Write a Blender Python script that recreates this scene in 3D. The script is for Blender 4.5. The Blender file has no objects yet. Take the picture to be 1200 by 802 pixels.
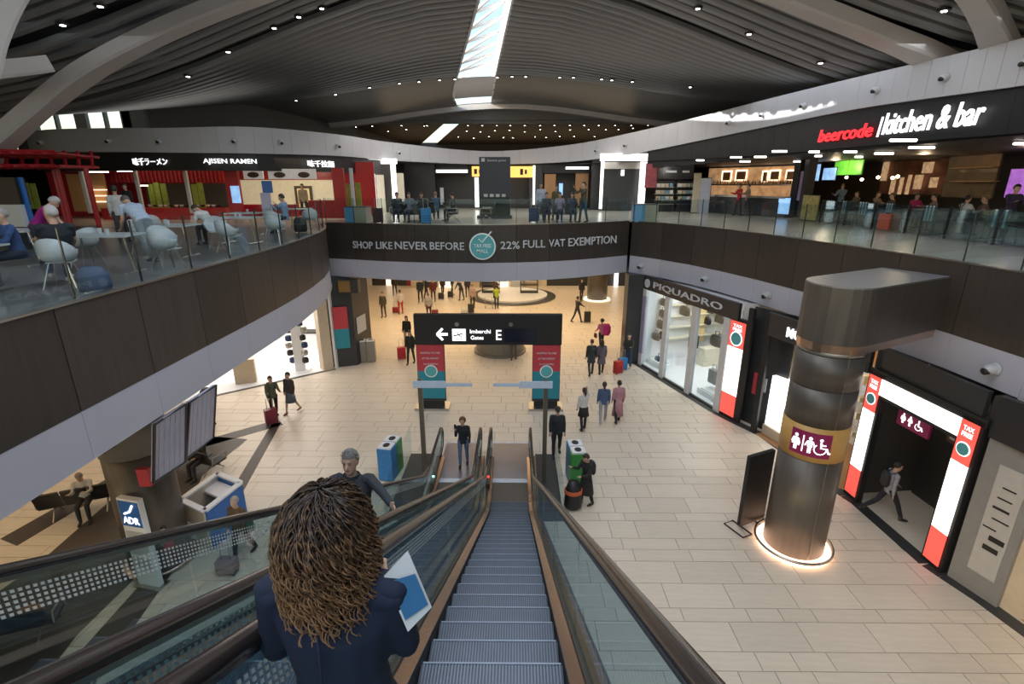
import bpy, bmesh, math, random
from mathutils import Vector, Matrix, Euler
C = bpy.context.scene.collection
R = math.radians
random.seed(7)

# ------------------------------------------------------------------ camera
EYE = Vector((0.0, 0.0, 8.4)); PITCH = R(17.4); YAW = R(0.5); FPX = 594.0
cd = bpy.data.cameras.new('camera'); cam = bpy.data.objects.new('camera', cd); C.objects.link(cam)
cam.location = EYE; cam.rotation_euler = (R(90)-PITCH, 0, YAW)
cd.sensor_width = 36; cd.lens = FPX/1200*36; cd.clip_start = 0.05; cd.clip_end = 400
bpy.context.scene.camera = cam

# ------------------------------------------------------------------ sky, sun, lamps
sc = bpy.context.scene
sc.view_settings.view_transform = 'Standard'; sc.view_settings.look = 'None'
sc.view_settings.gamma = 1; sc.view_settings.exposure = 0.25; sc.view_settings.use_curve_mapping = False
w = bpy.data.worlds.new('sky'); sc.world = w; w.use_nodes = True
nt = w.node_tree; nt.nodes.clear()
out = nt.nodes.new('ShaderNodeOutputWorld'); bg = nt.nodes.new('ShaderNodeBackground'); sky = nt.nodes.new('ShaderNodeTexSky')
sky.sky_type = 'NISHITA'; sky.sun_disc = False; sky.sun_elevation = R(20); sky.sun_rotation = R(250); sky.air_density = 1.2; sky.dust_density = 2.0
bg.inputs['Strength'].default_value = 0.34
nt.links.new(sky.outputs[0], bg.inputs[0]); nt.links.new(bg.outputs[0], out.inputs[0])

def lamp(kind, name, loc, energy, color, size=1.0, size_y=None, rot=(0, 0, 0), spot=None):
    l = bpy.data.lights.new(name, kind); o = bpy.data.objects.new(name, l); C.objects.link(o)
    l.energy = energy; l.color = color; o.location = loc; o.rotation_euler = rot
    if kind == 'AREA':
        l.size = size
        if size_y: l.shape = 'RECTANGLE'; l.size_y = size_y
    elif kind == 'SUN': l.angle = R(0.6)
    else: l.shadow_soft_size = size
    if spot: l.spot_size = R(spot); l.spot_blend = 0.6
    return o
sun_to = Vector((12.0, 2.0, -4.62)).normalized()
lamp('SUN', 'sun', (-40, 20, 40), 9.0, (1.0, 0.96, 0.9), rot=sun_to.to_track_quat('-Z', 'Y').to_euler())
COOL = (0.86, 0.92, 1.0); NEUT = (1.0, 0.95, 0.88); WARM = (1.0, 0.74, 0.44)
# overhead fill lights added out of view; the roof is closed here
lamp('AREA', 'overhead_fill', (-1.0, -4.0, 15.3), 1300, COOL, 16, 8)
lamp('AREA', 'overhead_fill', (1.0, 7.0, 15.3), 800, COOL, 12, 5)
# downlight fields in the soffits under the deck
lamp('AREA', 'soffit_lamp', (-1.0, 30.0, 4.3), 650, WARM, 16, 9)
lamp('AREA', 'soffit_lamp', (1.0, 40.0, 4.3), 420, WARM, 20, 7)
lamp('AREA', 'soffit_lamp', (-12.5, 11.0, 4.3), 130, WARM, 8, 9)
lamp('AREA', 'soffit_lamp', (-13.5, 26.0, 4.3), 200, WARM, 6, 6)
# fill lights added over the upper floor and hall, without fittings
lamp('AREA', 'gallery_fill', (0.0, 30.0, 12.0), 420, NEUT, 18, 6)
lamp('AREA', 'gallery_fill', (-13.0, 17.0, 12.8), 45, COOL, 8, 10)
lamp('AREA', 'gallery_fill', (11.0, 18.0, 12.3), 110, COOL, 2, 16)
lamp('AREA', 'hall_fill', (3.0, 16.0, 15.0), 560, COOL, 12, 10)
# hidden uplights added above the shop roofs to brighten the dark vault
lamp('AREA', 'added_uplight', (-1.0, 43.0, 11.3), 260, NEUT, 26, 4, rot=(R(180), 0, 0))
lamp('AREA', 'added_uplight', (-1.0, 56.0, 10.6), 160, WARM, 24, 6, rot=(R(180), 0, 0))
lamp('AREA', 'added_uplight', (-22.0, 29.5, 10.9), 110, NEUT, 16, 4, rot=(R(180), 0, 0))
lamp('AREA', 'added_uplight', (19.0, 22.0, 11.2), 110, NEUT, 6, 20, rot=(R(180), 0, 0))

# ------------------------------------------------------------------ pixel rays (reference frame 1200 x 802) met with real planes
def ray(px, py):
    u = (px-600)/FPX; v = (401-py)/FPX; c, s = math.cos(PITCH), math.sin(PITCH)
    x, y, z = u, c+v*s, -s+v*c
    return Vector((x*math.cos(YAW)-y*math.sin(YAW), x*math.sin(YAW)+y*math.cos(YAW), z))
def at(px, py, Y): r = ray(px, py); return EYE + r*(Y/r.y)
def atx(px, py, X): r = ray(px, py); return EYE + r*(X/r.x)
def gp(px, py, z=0.0): r = ray(px, py); return EYE + r*((z-8.4)/r.z)
DK = 6.7                                                            # height of the upper floor

# ------------------------------------------------------------------ materials
MATS = {}
def mat(name, col, rough=0.5, metal=0.0, var=0.06, scale=6.0, emit=0.0, bump=0.0, rnd=0.0, stretch=None, spec=None):
    if name in MATS: return MATS[name]
    m = bpy.data.materials.new(name); m.use_nodes = True; t = m.node_tree; b = t.nodes['Principled BSDF']
    b.inputs['Roughness'].default_value = rough; b.inputs['Metallic'].default_value = metal
    if spec is not None: b.inputs['Specular IOR Level'].default_value = spec
    tc = t.nodes.new('ShaderNodeTexCoord'); no = t.nodes.new('ShaderNodeTexNoise'); no.inputs['Scale'].default_value = scale
    no.inputs['Detail'].default_value = 3
    if stretch:
        mp = t.nodes.new('ShaderNodeMapping'); mp.inputs['Scale'].default_value = stretch
        t.links.new(tc.outputs['Object'], mp.inputs[0]); t.links.new(mp.outputs[0], no.inputs['Vector'])
    else: t.links.new(tc.outputs['Object'], no.inputs['Vector'])
    mr = t.nodes.new('ShaderNodeMapRange'); mr.inputs[3].default_value = 1-var*2; mr.inputs[4].default_value = 1+var*2
    t.links.new(no.outputs['Fac'], mr.inputs[0])
    mx = t.nodes.new('ShaderNodeVectorMath'); mx.operation = 'SCALE'; mx.inputs[0].default_value = col[:3]
    src = mr.outputs[0]
    if rnd:
        oi = t.nodes.new('ShaderNodeObjectInfo'); m2 = t.nodes.new('ShaderNodeMapRange'); m2.inputs[3].default_value = 1-rnd; m2.inputs[4].default_value = 1+rnd
        t.links.new(oi.outputs['Random'], m2.inputs[0]); mu = t.nodes.new('ShaderNodeMath'); mu.operation = 'MULTIPLY'
        t.links.new(src, mu.inputs[0]); t.links.new(m2.outputs[0], mu.inputs[1]); src = mu.outputs[0]
    t.links.new(src, mx.inputs['Scale']); t.links.new(mx.outputs[0], b.inputs['Base Color'])
    if emit:
        t.links.new(mx.outputs[0], b.inputs['Emission Color']); b.inputs['Emission Strength'].default_value = emit
    if bump:
        bp = t.nodes.new('ShaderNodeBump'); bp.inputs['Strength'].default_value = bump; bp.inputs['Distance'].default_value = 0.01
        t.links.new(no.outputs['Fac'], bp.inputs['Height']); t.links.new(bp.outputs[0], b.inputs['Normal'])
    MATS[name] = m; return m
def glassmat(name, tint, refl=0.12, rough=0.02):
    m = bpy.data.materials.new(name); m.use_nodes = True; t = m.node_tree; t.nodes.clear()
    o = t.nodes.new('ShaderNodeOutputMaterial'); mx = t.nodes.new('ShaderNodeMixShader'); tr = t.nodes.new('ShaderNodeBsdfTransparent'); gl = t.nodes.new('ShaderNodeBsdfGlossy')
    tr.inputs[0].default_value = (*tint, 1); gl.inputs['Roughness'].default_value = rough; gl.inputs[0].default_value = (0.9, 0.95, 1, 1)
    lw = t.nodes.new('ShaderNodeLayerWeight'); lw.inputs[0].default_value = 0.35
    no = t.nodes.new('ShaderNodeTexNoise'); no.inputs['Scale'].default_value = 1.5
    mr = t.nodes.new('ShaderNodeMapRange'); mr.inputs[3].default_value = refl*0.35; mr.inputs[4].default_value = refl*4
    t.links.new(lw.outputs['Fresnel'], mr.inputs[0])
    ad = t.nodes.new('ShaderNodeMath'); ad.operation = 'MULTIPLY_ADD'; ad.inputs[1].default_value = 0.02
    t.links.new(no.outputs['Fac'], ad.inputs[0]); t.links.new(mr.outputs[0], ad.inputs[2])
    t.links.new(ad.outputs[0], mx.inputs[0]); t.links.new(tr.outputs[0], mx.inputs[1]); t.links.new(gl.outputs[0], mx.inputs[2]); t.links.new(mx.outputs[0], o.inputs[0])
    MATS[name] = m; return m
M_tile = mat('floor_tile', (0.76, 0.66, 0.54), 0.36, var=0.07, scale=2.5, rnd=0.05, stretch=(0.6, 5, 1))
M_joint = mat('tile_joint', (0.26, 0.22, 0.18), 0.8)
M_upper = mat('upper_floor_stone', (0.68, 0.61, 0.53), 0.22, scale=1.2)
M_strip = mat('dark_granite_strip', (0.05, 0.05, 0.05), 0.4)
M_carpet = mat('dark_floor_inlay', (0.075, 0.06, 0.052), 0.5, scale=3)
M_panel = mat('bronze_fascia_panel', (0.062, 0.052, 0.046), 0.42, metal=0.35, var=0.14, scale=2.0, rnd=0.16, stretch=(6, 6, 0.5))
M_white = mat('white_fascia_plaster', (0.46, 0.465, 0.54), 0.55, scale=0.8, var=0.02)
M_ring = mat('pale_ring_fascia', (0.50, 0.51, 0.545), 0.45, scale=0.8, var=0.02)
M_soffit = mat('soffit_plaster', (0.6, 0.57, 0.52), 0.6)
M_slat = mat('ceiling_slat_metal', (0.25, 0.258, 0.258), 0.5, metal=0.15, scale=0.8)
M_slatback = mat('ceiling_backing', (0.01, 0.01, 0.01), 0.7)  # near black: shade of the gaps between slats is put into the colour
M_ceil = mat('smooth_ceiling_panel', (0.16, 0.155, 0.145), 0.3, metal=0.2, scale=0.4)
M_far = mat('far_ceiling', (0.085, 0.065, 0.052), 0.7, scale=0.2)
M_beam = mat('beam_cladding', (0.55, 0.53, 0.51), 0.4, scale=0.6)
M_reveal = mat('skylight_reveal', (0.75, 0.76, 0.78), 0.4)
M_black = mat('black_paint', (0.012, 0.012, 0.013), 0.5)
M_dark = mat('charcoal_cladding', (0.03, 0.032, 0.036), 0.35)
M_darkwall = mat('dark_shop_wall', (0.045, 0.042, 0.04), 0.5)
M_steel = mat('brushed_steel', (0.48, 0.46, 0.43), 0.3, metal=1.0, var=0.05, scale=3, stretch=(1, 1, 20))
M_bronze = mat('bronze_metal', (0.13, 0.115, 0.10), 0.45, metal=0.5, var=0.12, scale=2, stretch=(4, 4, .4))
M_warmsteel = mat('warm_steel_decking', (0.50, 0.36, 0.28), 0.26, metal=0.9, var=0.12, scale=2, stretch=(1, .5, 1))  # stainless decking; the warm light it mirrors is put into the colour
M_rubber = mat('handrail_rubber', (0.028, 0.022, 0.02), 0.22, scale=1)
M_stepm = mat('step_aluminium', (0.20, 0.24, 0.30), 0.38, metal=0.6)
M_glass = glassmat('clear_glass', (0.90, 0.95, 0.95), 0.03)
M_tglass = glassmat('teal_glass', (0.72, 0.83, 0.85), 0.07)
M_skyglass = glassmat('skylight_pane', (0.93, 0.96, 1.0), 0.0)
M_frit = mat('frit_white', (0.85, 0.9, 0.9), 0.5)
M_lit = mat('lit_white_panel', (1, 0.97, 0.93), 0.5, emit=1.5, var=0.0)
M_litw = mat('lit_warm_panel', (1, 0.86, 0.66), 0.5, emit=1.1, var=0.02)
M_tube = mat('linear_lamp', (1, 0.93, 0.82), 0.5, emit=4, var=0)
M_spot = mat('downlight_lens', (1, 0.95, 0.88), 0.5, emit=10, var=0)
M_signw = mat('sign_letter_white', (0.9, 0.92, 0.95), 0.4, emit=1.4, var=0)
M_letter = mat('sign_letter_grey', (0.62, 0.64, 0.68), 0.4, emit=0.0, var=0)
M_signr = mat('sign_letter_red', (1.0, 0.03, 0.04), 0.4, emit=1.2, var=0)
M_red = mat('red_lacquer', (0.42, 0.012, 0.02), 0.35, var=0.1)
M_posterr = mat('poster_red', (0.50, 0.05, 0.07), 0.4)
M_postert = mat('poster_teal', (0.02, 0.25, 0.33), 0.4)
M_litred = mat('lit_red_panel', (0.95, 0.12, 0.09), 0.4, emit=0.55, var=0)
M_teal = mat('emblem_teal', (0.10, 0.42, 0.46), 0.4)
M_plum = mat('plum_sign', (0.22, 0.01, 0.07), 0.4, emit=.15)
M_gold = mat('ochre_band', (0.58, 0.34, 0.10), 0.45)
M_yellow = mat('lit_yellow_sign', (1.0, 0.55, 0.13), 0.4, emit=0.9, var=0)
M_wood = mat('warm_wood', (0.42, 0.22, 0.09), 0.45, var=0.15, scale=4, stretch=(8, 8, .6))
M_beige = mat('beige_laminate', (0.60, 0.50, 0.38), 0.5)
M_cream = mat('cream_plaster', (0.72, 0.66, 0.52), 0.6)
M_shopw = mat('shop_white', (0.82, 0.82, 0.84), 0.5, var=0.01)
M_bluep = mat('blue_laminate', (0.02, 0.14, 0.46), 0.35)
M_green = mat('bamboo_green', (0.24, 0.30, 0.04), 0.5, var=0.2)
M_chair = mat('white_shell', (0.55, 0.58, 0.61), 0.35, var=0.01)
M_seatb = mat('black_vinyl', (0.018, 0.018, 0.02), 0.35)
M_leaf = mat('leaf', (0.05, 0.12, 0.03), 0.5)
M_screen = mat('screen_back_panel', (0.50, 0.52, 0.70), 0.4, var=0.08, scale=4, stretch=(3, 3, .3))
M_tvg = mat('tv_green_picture', (0.10, 0.42, 0.04), 0.4, emit=0.9, var=0.15, scale=3)
M_tvb = mat('tv_blue_picture', (0.25, 0.45, 0.75), 0.4, emit=0.9, var=0.3, scale=3)
M_blueset = mat('suitcase_blue', (0.02, 0.20, 0.5), 0.35)

def solid(name, col, rough=0.7): return mat(name, col, rough, var=0.12, scale=14)

# ------------------------------------------------------------------ mesh helpers
class MB:
    def __init__(s): s.v = []; s.f = []; s.smooth = False
    def add(s, vs, fs):
        n = len(s.v); s.v += [tuple(v) for v in vs]; s.f += [tuple(i+n for i in f) for f in fs]; return s
    def box(s, x0, x1, y0, y1, z0, z1):
        return s.add([(x0,y0,z0),(x1,y0,z0),(x1,y1,z0),(x0,y1,z0),(x0,y0,z1),(x1,y0,z1),(x1,y1,z1),(x0,y1,z1)],
                     [(0,3,2,1),(4,5,6,7),(0,1,5,4),(1,2,6,5),(2,3,7,6),(3,0,4,7)])
    def hexa(s, p): return s.add(p, [(0,3,2,1),(4,5,6,7),(0,1,5,4),(1,2,6,5),(2,3,7,6),(3,0,4,7)])
    def seg(s, a, b, t, z0, z1, off=0.0):
        """vertical slab from a to b (xy), thickness t centred on the line moved by off to its left"""
        a = Vector(a[:2]); b = Vector(b[:2]); d = (b-a).normalized(); n = Vector((-d.y, d.x))
        p = [a+n*(off-t/2), b+n*(off-t/2), b+n*(off+t/2), a+n*(off+t/2)]
        return s.hexa([(q.x, q.y, z0) for q in p]+[(q.x, q.y, z1) for q in p])
    def slab(s, quad, th):
        """flat quad given by four points, thickened by th along its normal"""
        q = [Vector(p) for p in quad]; n = (q[1]-q[0]).cross(q[3]-q[0]).normalized()*th
        return s.hexa([p-n for p in q]+q)
    def prism(s, poly, z0, z1):
        n = len(poly); s.add([(p[0], p[1], z0) for p in poly]+[(p[0], p[1], z1) for p in poly],
            [tuple(range(n-1, -1, -1)), tuple(range(n, 2*n))]+[(i, (i+1) % n, (i+1) % n+n, i+n) for i in range(n)]); return s
    def rings(s, rg, close=True, caps=True):
        n = len(rg[0]); vs = [p for r in rg for p in r]; fs = []
        for k in range(len(rg)-1):
            for i in range(n if close else n-1):
                j = (i+1) % n; fs.append((k*n+i, k*n+j, (k+1)*n+j, (k+1)*n+i))
        if caps and close: fs.append(tuple(range(n-1, -1, -1))); fs.append(tuple((len(rg)-1)*n+i for i in range(n)))
        return s.add(vs, fs)
    def tube(s, pts, rad, n=8, caps=True):
        pts = [Vector(p) for p in pts]; rad = rad if isinstance(rad, (list, tuple)) else [rad]*len(pts)
        rg = []; u = None
        for i, p in enumerate(pts):
            t = (pts[min(i+1, len(pts)-1)]-pts[max(i-1, 0)])
            t = t.normalized() if t.length > 1e-9 else Vector((0, 0, 1))
            if u is None:
                u = t.cross(Vector((0, 0, 1)))
                if u.length < 1e-3: u = t.cross(Vector((1, 0, 0)))
            u = (u-t*u.dot(t)).normalized(); v = t.cross(u)
            rg.append([p+(u*math.cos(2*math.pi*k/n)+v*math.sin(2*math.pi*k/n))*rad[i] for k in range(n)])
        return s.rings(rg, caps=caps)
    def cap_tube(s, pts, rad, n=8):
        """tube with rounded ends"""
        pts = [Vector(p) for p in pts]; rad = rad if isinstance(rad, (list, tuple)) else [rad]*len(pts)
        a = (pts[0]-pts[1]).normalized(); b = (pts[-1]-pts[-2]).normalized()
        P = [pts[0]+a*rad[0]*.9, pts[0]+a*rad[0]*.6]+pts+[pts[-1]+b*rad[-1]*.6, pts[-1]+b*rad[-1]*.9]
        return s.tube(P, [rad[0]*.35, rad[0]*.75]+list(rad)+[rad[-1]*.75, rad[-1]*.35], n)
    def loft(s, secs, n=12):
        return s.rings([[Vector(c)+Vector(u)*(ru*math.cos(2*math.pi*k/n))+Vector(v)*(rv*math.sin(2*math.pi*k/n)) for k in range(n)] for c, u, v, ru, rv in secs])
    def lathe(s, cx, cy, prof, n=24, caps=True):
        return s.rings([[(cx+r*math.cos(2*math.pi*k/n), cy+r*math.sin(2*math.pi*k/n), z) for k in range(n)] for r, z in prof], caps=caps)
    def ball(s, c, rx, ry=None, rz=None, n=10, m=6):
        ry = ry or rx; rz = rz or rx; c = Vector(c)
        return s.rings([[c+Vector((rx*math.sin(a)*math.cos(2*math.pi*k/n), ry*math.sin(a)*math.sin(2*math.pi*k/n), -rz*math.cos(a))) for k in range(n)]
                        for a in [math.pi*(j+.35)/(m+.7-.0) for j in range(m+1)]])
    def build(s, name, m, parent=None, smooth=False, kind=None):
        me = bpy.data.meshes.new(name); me.from_pydata(s.v, [], s.f); me.update()
        if smooth or s.smooth: me.polygons.foreach_set('use_smooth', [True]*len(me.polygons))
        me.materials.append(m); o = bpy.data.objects.new(name, me); C.objects.link(o)
        if parent: o.parent = parent; KIDS.setdefault(parent, []).append(o)
        if kind: o['kind'] = kind
        return o
def B(x0, x1, y0, y1, z0, z1): return MB().box(x0, x1, y0, y1, z0, z1)
def tag(o, label, cat, group=None):
    o['label'] = label; o['category'] = cat
    if group: o['group'] = group
    return o
def thing(name, label, cat, loc=(0, 0, 0), rz=0.0, group=None):
    o = bpy.data.objects.new(name, None); C.objects.link(o); o.location = loc; o.rotation_euler = (0, 0, rz); o.empty_display_size = .1
    return tag(o, label, cat, group)
KIDS = {}
def copy_tree(o, loc=None, rz=None, label=None, group=None, parent=None):
    c = o.copy(); C.objects.link(c); c.parent = parent
    if parent: KIDS.setdefault(parent, []).append(c)
    for ch in list(KIDS.get(o, [])): copy_tree(ch, parent=c)
    if loc is not None: c.location = loc
    if rz is not None: c.rotation_euler = (0, 0, rz)
    if label: c['label'] = label
    if group: c['group'] = group
    return c
def struct(o): o['kind'] = 'structure'; return o
def catmull(pts, per=6):
    P = [Vector(p) for p in pts]; P = [P[0]*2-P[1]]+P+[P[-1]*2-P[-2]]; o = []
    for i in range(1, len(P)-2):
        for k in range(per):
            t = k/per; a, b, c, d = P[i-1:i+3]
            o.append(.5*((2*b)+(c-a)*t+(2*a-5*b+4*c-d)*t*t+(3*b-a-3*c+d)*t**3))
    o.append(P[-2]); return o
def resample(pts, step):
    L = [0]
    for a, b in zip(pts, pts[1:]): L.append(L[-1]+(b-a).length)
    n = max(1, round(L[-1]/step)); o = []; j = 0
    for k in range(n+1):
        t = L[-1]*k/n
        while j < len(pts)-2 and L[j+1] < t: j += 1
        s_ = (t-L[j])/max(1e-9, L[j+1]-L[j]); o.append(pts[j].lerp(pts[j+1], min(1, s_)))
    return o
def text(body, a, b, z, h, m, parent=None, name='lettering', depth=0.015, shear=0.0, up=None, fit=True, tag_=None):
    """lettering from ground point a to b (xy), baseline at z, cap height h; real mesh"""
    cu = bpy.data.curves.new(name, 'FONT'); cu.body = body; cu.size = 1; cu.extrude = 0.5; cu.shear = shear; cu.resolution_u = 2; cu.offset = 0.006
    t = bpy.data.objects.new(name, cu); C.objects.link(t)
    me = bpy.data.meshes.new_from_object(t.evaluated_get(bpy.context.evaluated_depsgraph_get()))
    bpy.data.objects.remove(t); bpy.data.curves.remove(cu)
    if not len(me.vertices): return None
    xs = [v.co.x for v in me.vertices]; ys = [v.co.y for v in me.vertices]
    x0, x1, y0, y1 = min(xs), max(xs), min(ys), max(ys)
    a = Vector((a[0], a[1], 0)); b = Vector((b[0], b[1], 0)); d = (b-a); Ln = d.length; d.normalize(); U = up or Vector((0, 0, 1)); N = d.cross(U).normalized()
    for v in me.vertices:
        p = a+d*((v.co.x-x0)/(x1-x0)*Ln)+U*((v.co.y-y0)/max(1e-6, y1-y0)*h)+N*(v.co.z*depth); v.co = (p.x, p.y, p.z+z)
    me.materials.clear(); me.materials.append(m); me.name = name
    o = bpy.data.objects.new(name, me); C.objects.link(o)
    if parent:
        o.parent = parent; KIDS.setdefault(parent, []).append(o); o.matrix_parent_inverse = parent.matrix_world.inverted() if parent.type != 'EMPTY' else Matrix.Translation(parent.location) .inverted() if parent.rotation_euler.z == 0 else (Matrix.Translation(parent.location)@parent.rotation_euler.to_matrix().to_4x4()).inverted()
    return o
# ================================================================== THE SETTING
ground = MB().add([(-40, -14, -.02), (40, -14, -.02), (40, 62, -.02), (-40, 62, -.02)], [(0, 1, 2, 3)]).build('floor', M_joint); struct(ground)
# tiles: nearest 290 as parts, the rest joined
rows = [.68, .34, .68, .68, .40, .40]
tile_me = {}
def tile_mesh(wd, dp):
    k = (round(wd, 2), round(dp, 2))
    if k not in tile_me:
        g = .007; q = MB(); q.box(g-wd/2, wd/2-g, g-dp/2, dp/2-g, -.02, 0.0)
        me = bpy.data.meshes.new('tile'); me.from_pydata(q.v, [], q.f); me.materials.append(M_tile); tile_me[k] = me
    return tile_me[k]
tiles = []; y = 4.2; r = 0
while y < 56:
    dp = rows[r % 6]; x = -22 + (r*0.47 % 1.34)
    while x < 14:
        wd = 1.34 if (int(x*7)+r) % 4 else .67
        tiles.append((x+wd/2, y+dp/2, wd, dp)); x += wd
    y += dp; r += 1
def hidden(t): return (-3.1 < t[0] < 1.0 and t[1] < 11.5) or t[0] > 9.9 or t[0] < -13.5 or (t[0] < -9.0 and t[1] < 9.5)
cand = sorted([t for t in tiles if not hidden(t)], key=lambda t: t[0]**2+t[1]**2); near = set(cand[:290])
far_t = MB()
for t in tiles:
    if t in near:
        o = bpy.data.objects.new('tile', tile_mesh(t[2], t[3])); C.objects.link(o); o.location = (t[0], t[1], .0); o.parent = ground
    else:
        g = .008; far_t.box(t[0]-t[2]/2+g, t[0]+t[2]/2-g, t[1]-t[3]/2+g, t[1]+t[3]/2-g, -.02, 0.0)
far_t.build('tiles', M_tile, ground, kind='stuff')
# dark inlaid areas and bands of the floor, left side and along the shops
def inlay(name, poly, m=M_carpet, z=.004): return MB().prism([(p.x, p.y) if isinstance(p, Vector) else p for p in poly], -.01, z).build(name, m, ground)
inlay('dark_inlay', [gp(40, 665), gp(135, 582), gp(190, 545), gp(252, 512), gp(290, 515), gp(237, 558), gp(205, 632), gp(90, 745), (-8.3, 6.3), (-11.5, 6.0)])
inlay('dark_band', [gp(330, 495), gp(318, 498), gp(262, 590), gp(283, 580)])
inlay('dark_band', [gp(325, 492), gp(332, 498), gp(240, 524), gp(240, 516)])
inlay('dark_band', [gp(0, 632), gp(20, 640), gp(150, 562), gp(128, 560)])
inlay('dark_band', [(-12.7, 18.9), (-8.5, 22.4), (-8.7, 22.6), (-12.9, 19.2)])
inlay('dark_band', [gp(60, 802), gp(110, 802), gp(245, 610), gp(230, 612)])
FR = [(5.95, 23.45), (7.0, 20.2), (7.75, 17.95), (8.15, 17.1), (8.72, 16.05), (9.25, 13.2), (9.4, 12.45), (9.5, 12.1), (9.62, 9.75), (9.72, 9.4), (9.95, 8.7), (10.3, 7.0)]
for a, b in zip(FR, FR[1:]):
    MB().seg(a, b, .34, -.01, .005, off=-.12).build('dark_band', M_strip, ground)

# ---- the atrium edge
edgeL = catmull([(-6.45, -1.2, 0), (-6.47, 4, 0), (-6.47, 9, 0), (-6.47, 13, 0), (-6.6, 15.6, 0), (-6.95, 18.2, 0), (-7.6, 20.6, 0), (-8.5, 22.6, 0)])
edgeB = catmull([(-8.5, 23.0, 0), (-7.6, 22.75, 0), (-5.7, 22.1, 0), (-3.8, 21.75, 0), (-1.3, 21.6, 0), (1.7, 22.2, 0), (3.7, 23.15, 0), (5.25, 24.15, 0)])
edgeR = catmull([(5.35, 24.1, 0), (6.35, 22.8, 0), (7.2, 21.3, 0), (8.0, 19.3, 0), (8.65, 17.1, 0), (9.3, 14.2, 0), (9.75, 11.6, 0), (9.9, 9, 0), (9.95, 4, 0), (9.95, -1.2, 0)])
poly = [Vector((-40, -1.2, 0))]+edgeL+edgeB+edgeR+[Vector((40, -1.2, 0)), Vector((40, 62, 0)), Vector((-40, 62, 0))]
def ngon(name, pl, z, m, flip=False):
    bm = bmesh.new(); vs = [bm.verts.new((p[0], p[1], z)) for p in pl]; f = bm.faces.new(vs if not flip else vs[::-1])
    bmesh.ops.triangulate(bm, faces=[f]); me = bpy.data.meshes.new(name); bm.to_mesh(me); bm.free(); me.materials.append(m)
    o = bpy.data.objects.new(name, me); C.objects.link(o); return o
upper = ngon('floor', poly, DK, M_upper); struct(upper)
struct(ngon('ceiling', poly, 4.36, M_soffit, True))
struct(B(-40, -2.8, -14, -1.2, 6.4, DK).build('floor', M_upper)); struct(B(.75, 40, -14, -1.2, 6.4, DK).build('floor', M_upper)); struct(B(-2.8, .75, -14, -3.4, 6.4, DK).build('floor', M_upper))
fascia = bpy.data.objects.new('wall_atrium', None); C.objects.link(fascia); fascia['kind'] = 'structure'
for e, step in ((edgeL, 1.62), (edgeB, 1.4), (edgeR, 1.7)):
    P = resample(e, step)
    for a, b in zip(P, P[1:]):
        d = (b-a).normalized()*.008
        MB().seg(a+d, b-d, .06, 5.15, DK+.03, off=.03).build('fascia_panel', M_panel, fascia)
        MB().seg(a, b, .05, 5.13, DK, off=.09).build('backing_panel', M_black, fascia)
        MB().seg(a+d*.4, b-d*.4, .05, 4.35, 5.15, off=.03).build('soffit_panel', M_white, fascia)
        MB().seg(a, b, .1, DK+.03, DK+.06, off=.02).build('base_rail', M_steel, fascia)

MB().prism([(-19, 1), (-6.6, 1), (-6.6, 13), (-6.75, 15.5), (-7.1, 18.0), (-7.6, 19.6), (-9.5, 20.8), (-19, 21.5)], DK-.01, DK+.004).build('dark_floor_field', mat('food_court_floor', (.15, .15, .155), .3), upper)
# ---- glass balustrade of the deck, panel by panel
def balustrade(e, step, label, y_min=-9):
    t = thing('glass_balustrade', label, 'balustrade')
    P = resample([p for p in e if p.y > y_min], step)
    for a, b in zip(P, P[1:]):
        d = (b-a).normalized()*.012
        MB().seg(a+d, b-d, .014, DK+.06, DK+1.08, off=.08).build('glass_pane', M_glass, t)
        MB().seg(a-d*.6, a+d*.6, .03, DK+.06, DK+1.10, off=.08).build('post', M_black, t)
    return t
balustrade(edgeL, 1.45, 'curved glass balustrade along the left food court deck')
balustrade(edgeB, 1.5, 'glass balustrade on the bridge above the tax free lettering')
balustrade(edgeR, 1.25, 'curved glass balustrade along the right deck before the bar')

# ---- pale ring fascia above the upper shops with its round air nozzles
RING = [(-24.5, 27, 9.8, 10.75), (-21.4, 24.7, 9.78, 10.73), (-17.85, 23.63, 9.72, 10.69), (-14.93, 23.19, 9.66, 10.65), (-11.57, 23.88, 9.66, 10.75), (-8.92, 27.37, 9.72, 10.73),
        (-7.4, 32.4, 9.7, 10.72), (-2.04, 36.2, 9.62, 10.45), (3.4, 35.6, 9.75, 10.8), (7.0, 32.4, 10.1, 11.3), (9.9, 28.6, 10.6, 11.8), (11.5, 24.6, 10.88, 12.05), (12.05, 19.8, 10.92, 11.98), (12.5, 16.5, 10.84, 11.92), (13.1, 14.2, 10.8, 11.96), (13.7, 11, 10.8, 12.0), (14, 6, 10.8, 12)]
r1 = catmull([(a, b, c) for a, b, c, d in RING], 5); r2 = catmull([(a, b, d) for a, b, c, d in RING], 5)
ring = bpy.data.objects.new('wall_ring', None); C.objects.link(ring); ring['kind'] = 'structure'
for i in range(0, len(r1)-1):
    a, b, a2, b2 = r1[i], r1[i+1], r2[i], r2[i+1]
    d = (b-a); d.z = 0; d.normalize(); n = Vector((-d.y, d.x, 0))*.25; e = d*.004
    MB().hexa([a+e, b-e, b-e+n, a+e+n, a2+e, b2-e, b2-e+n, a2+e+n]).build('fascia_panel', M_ring, ring)
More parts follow.
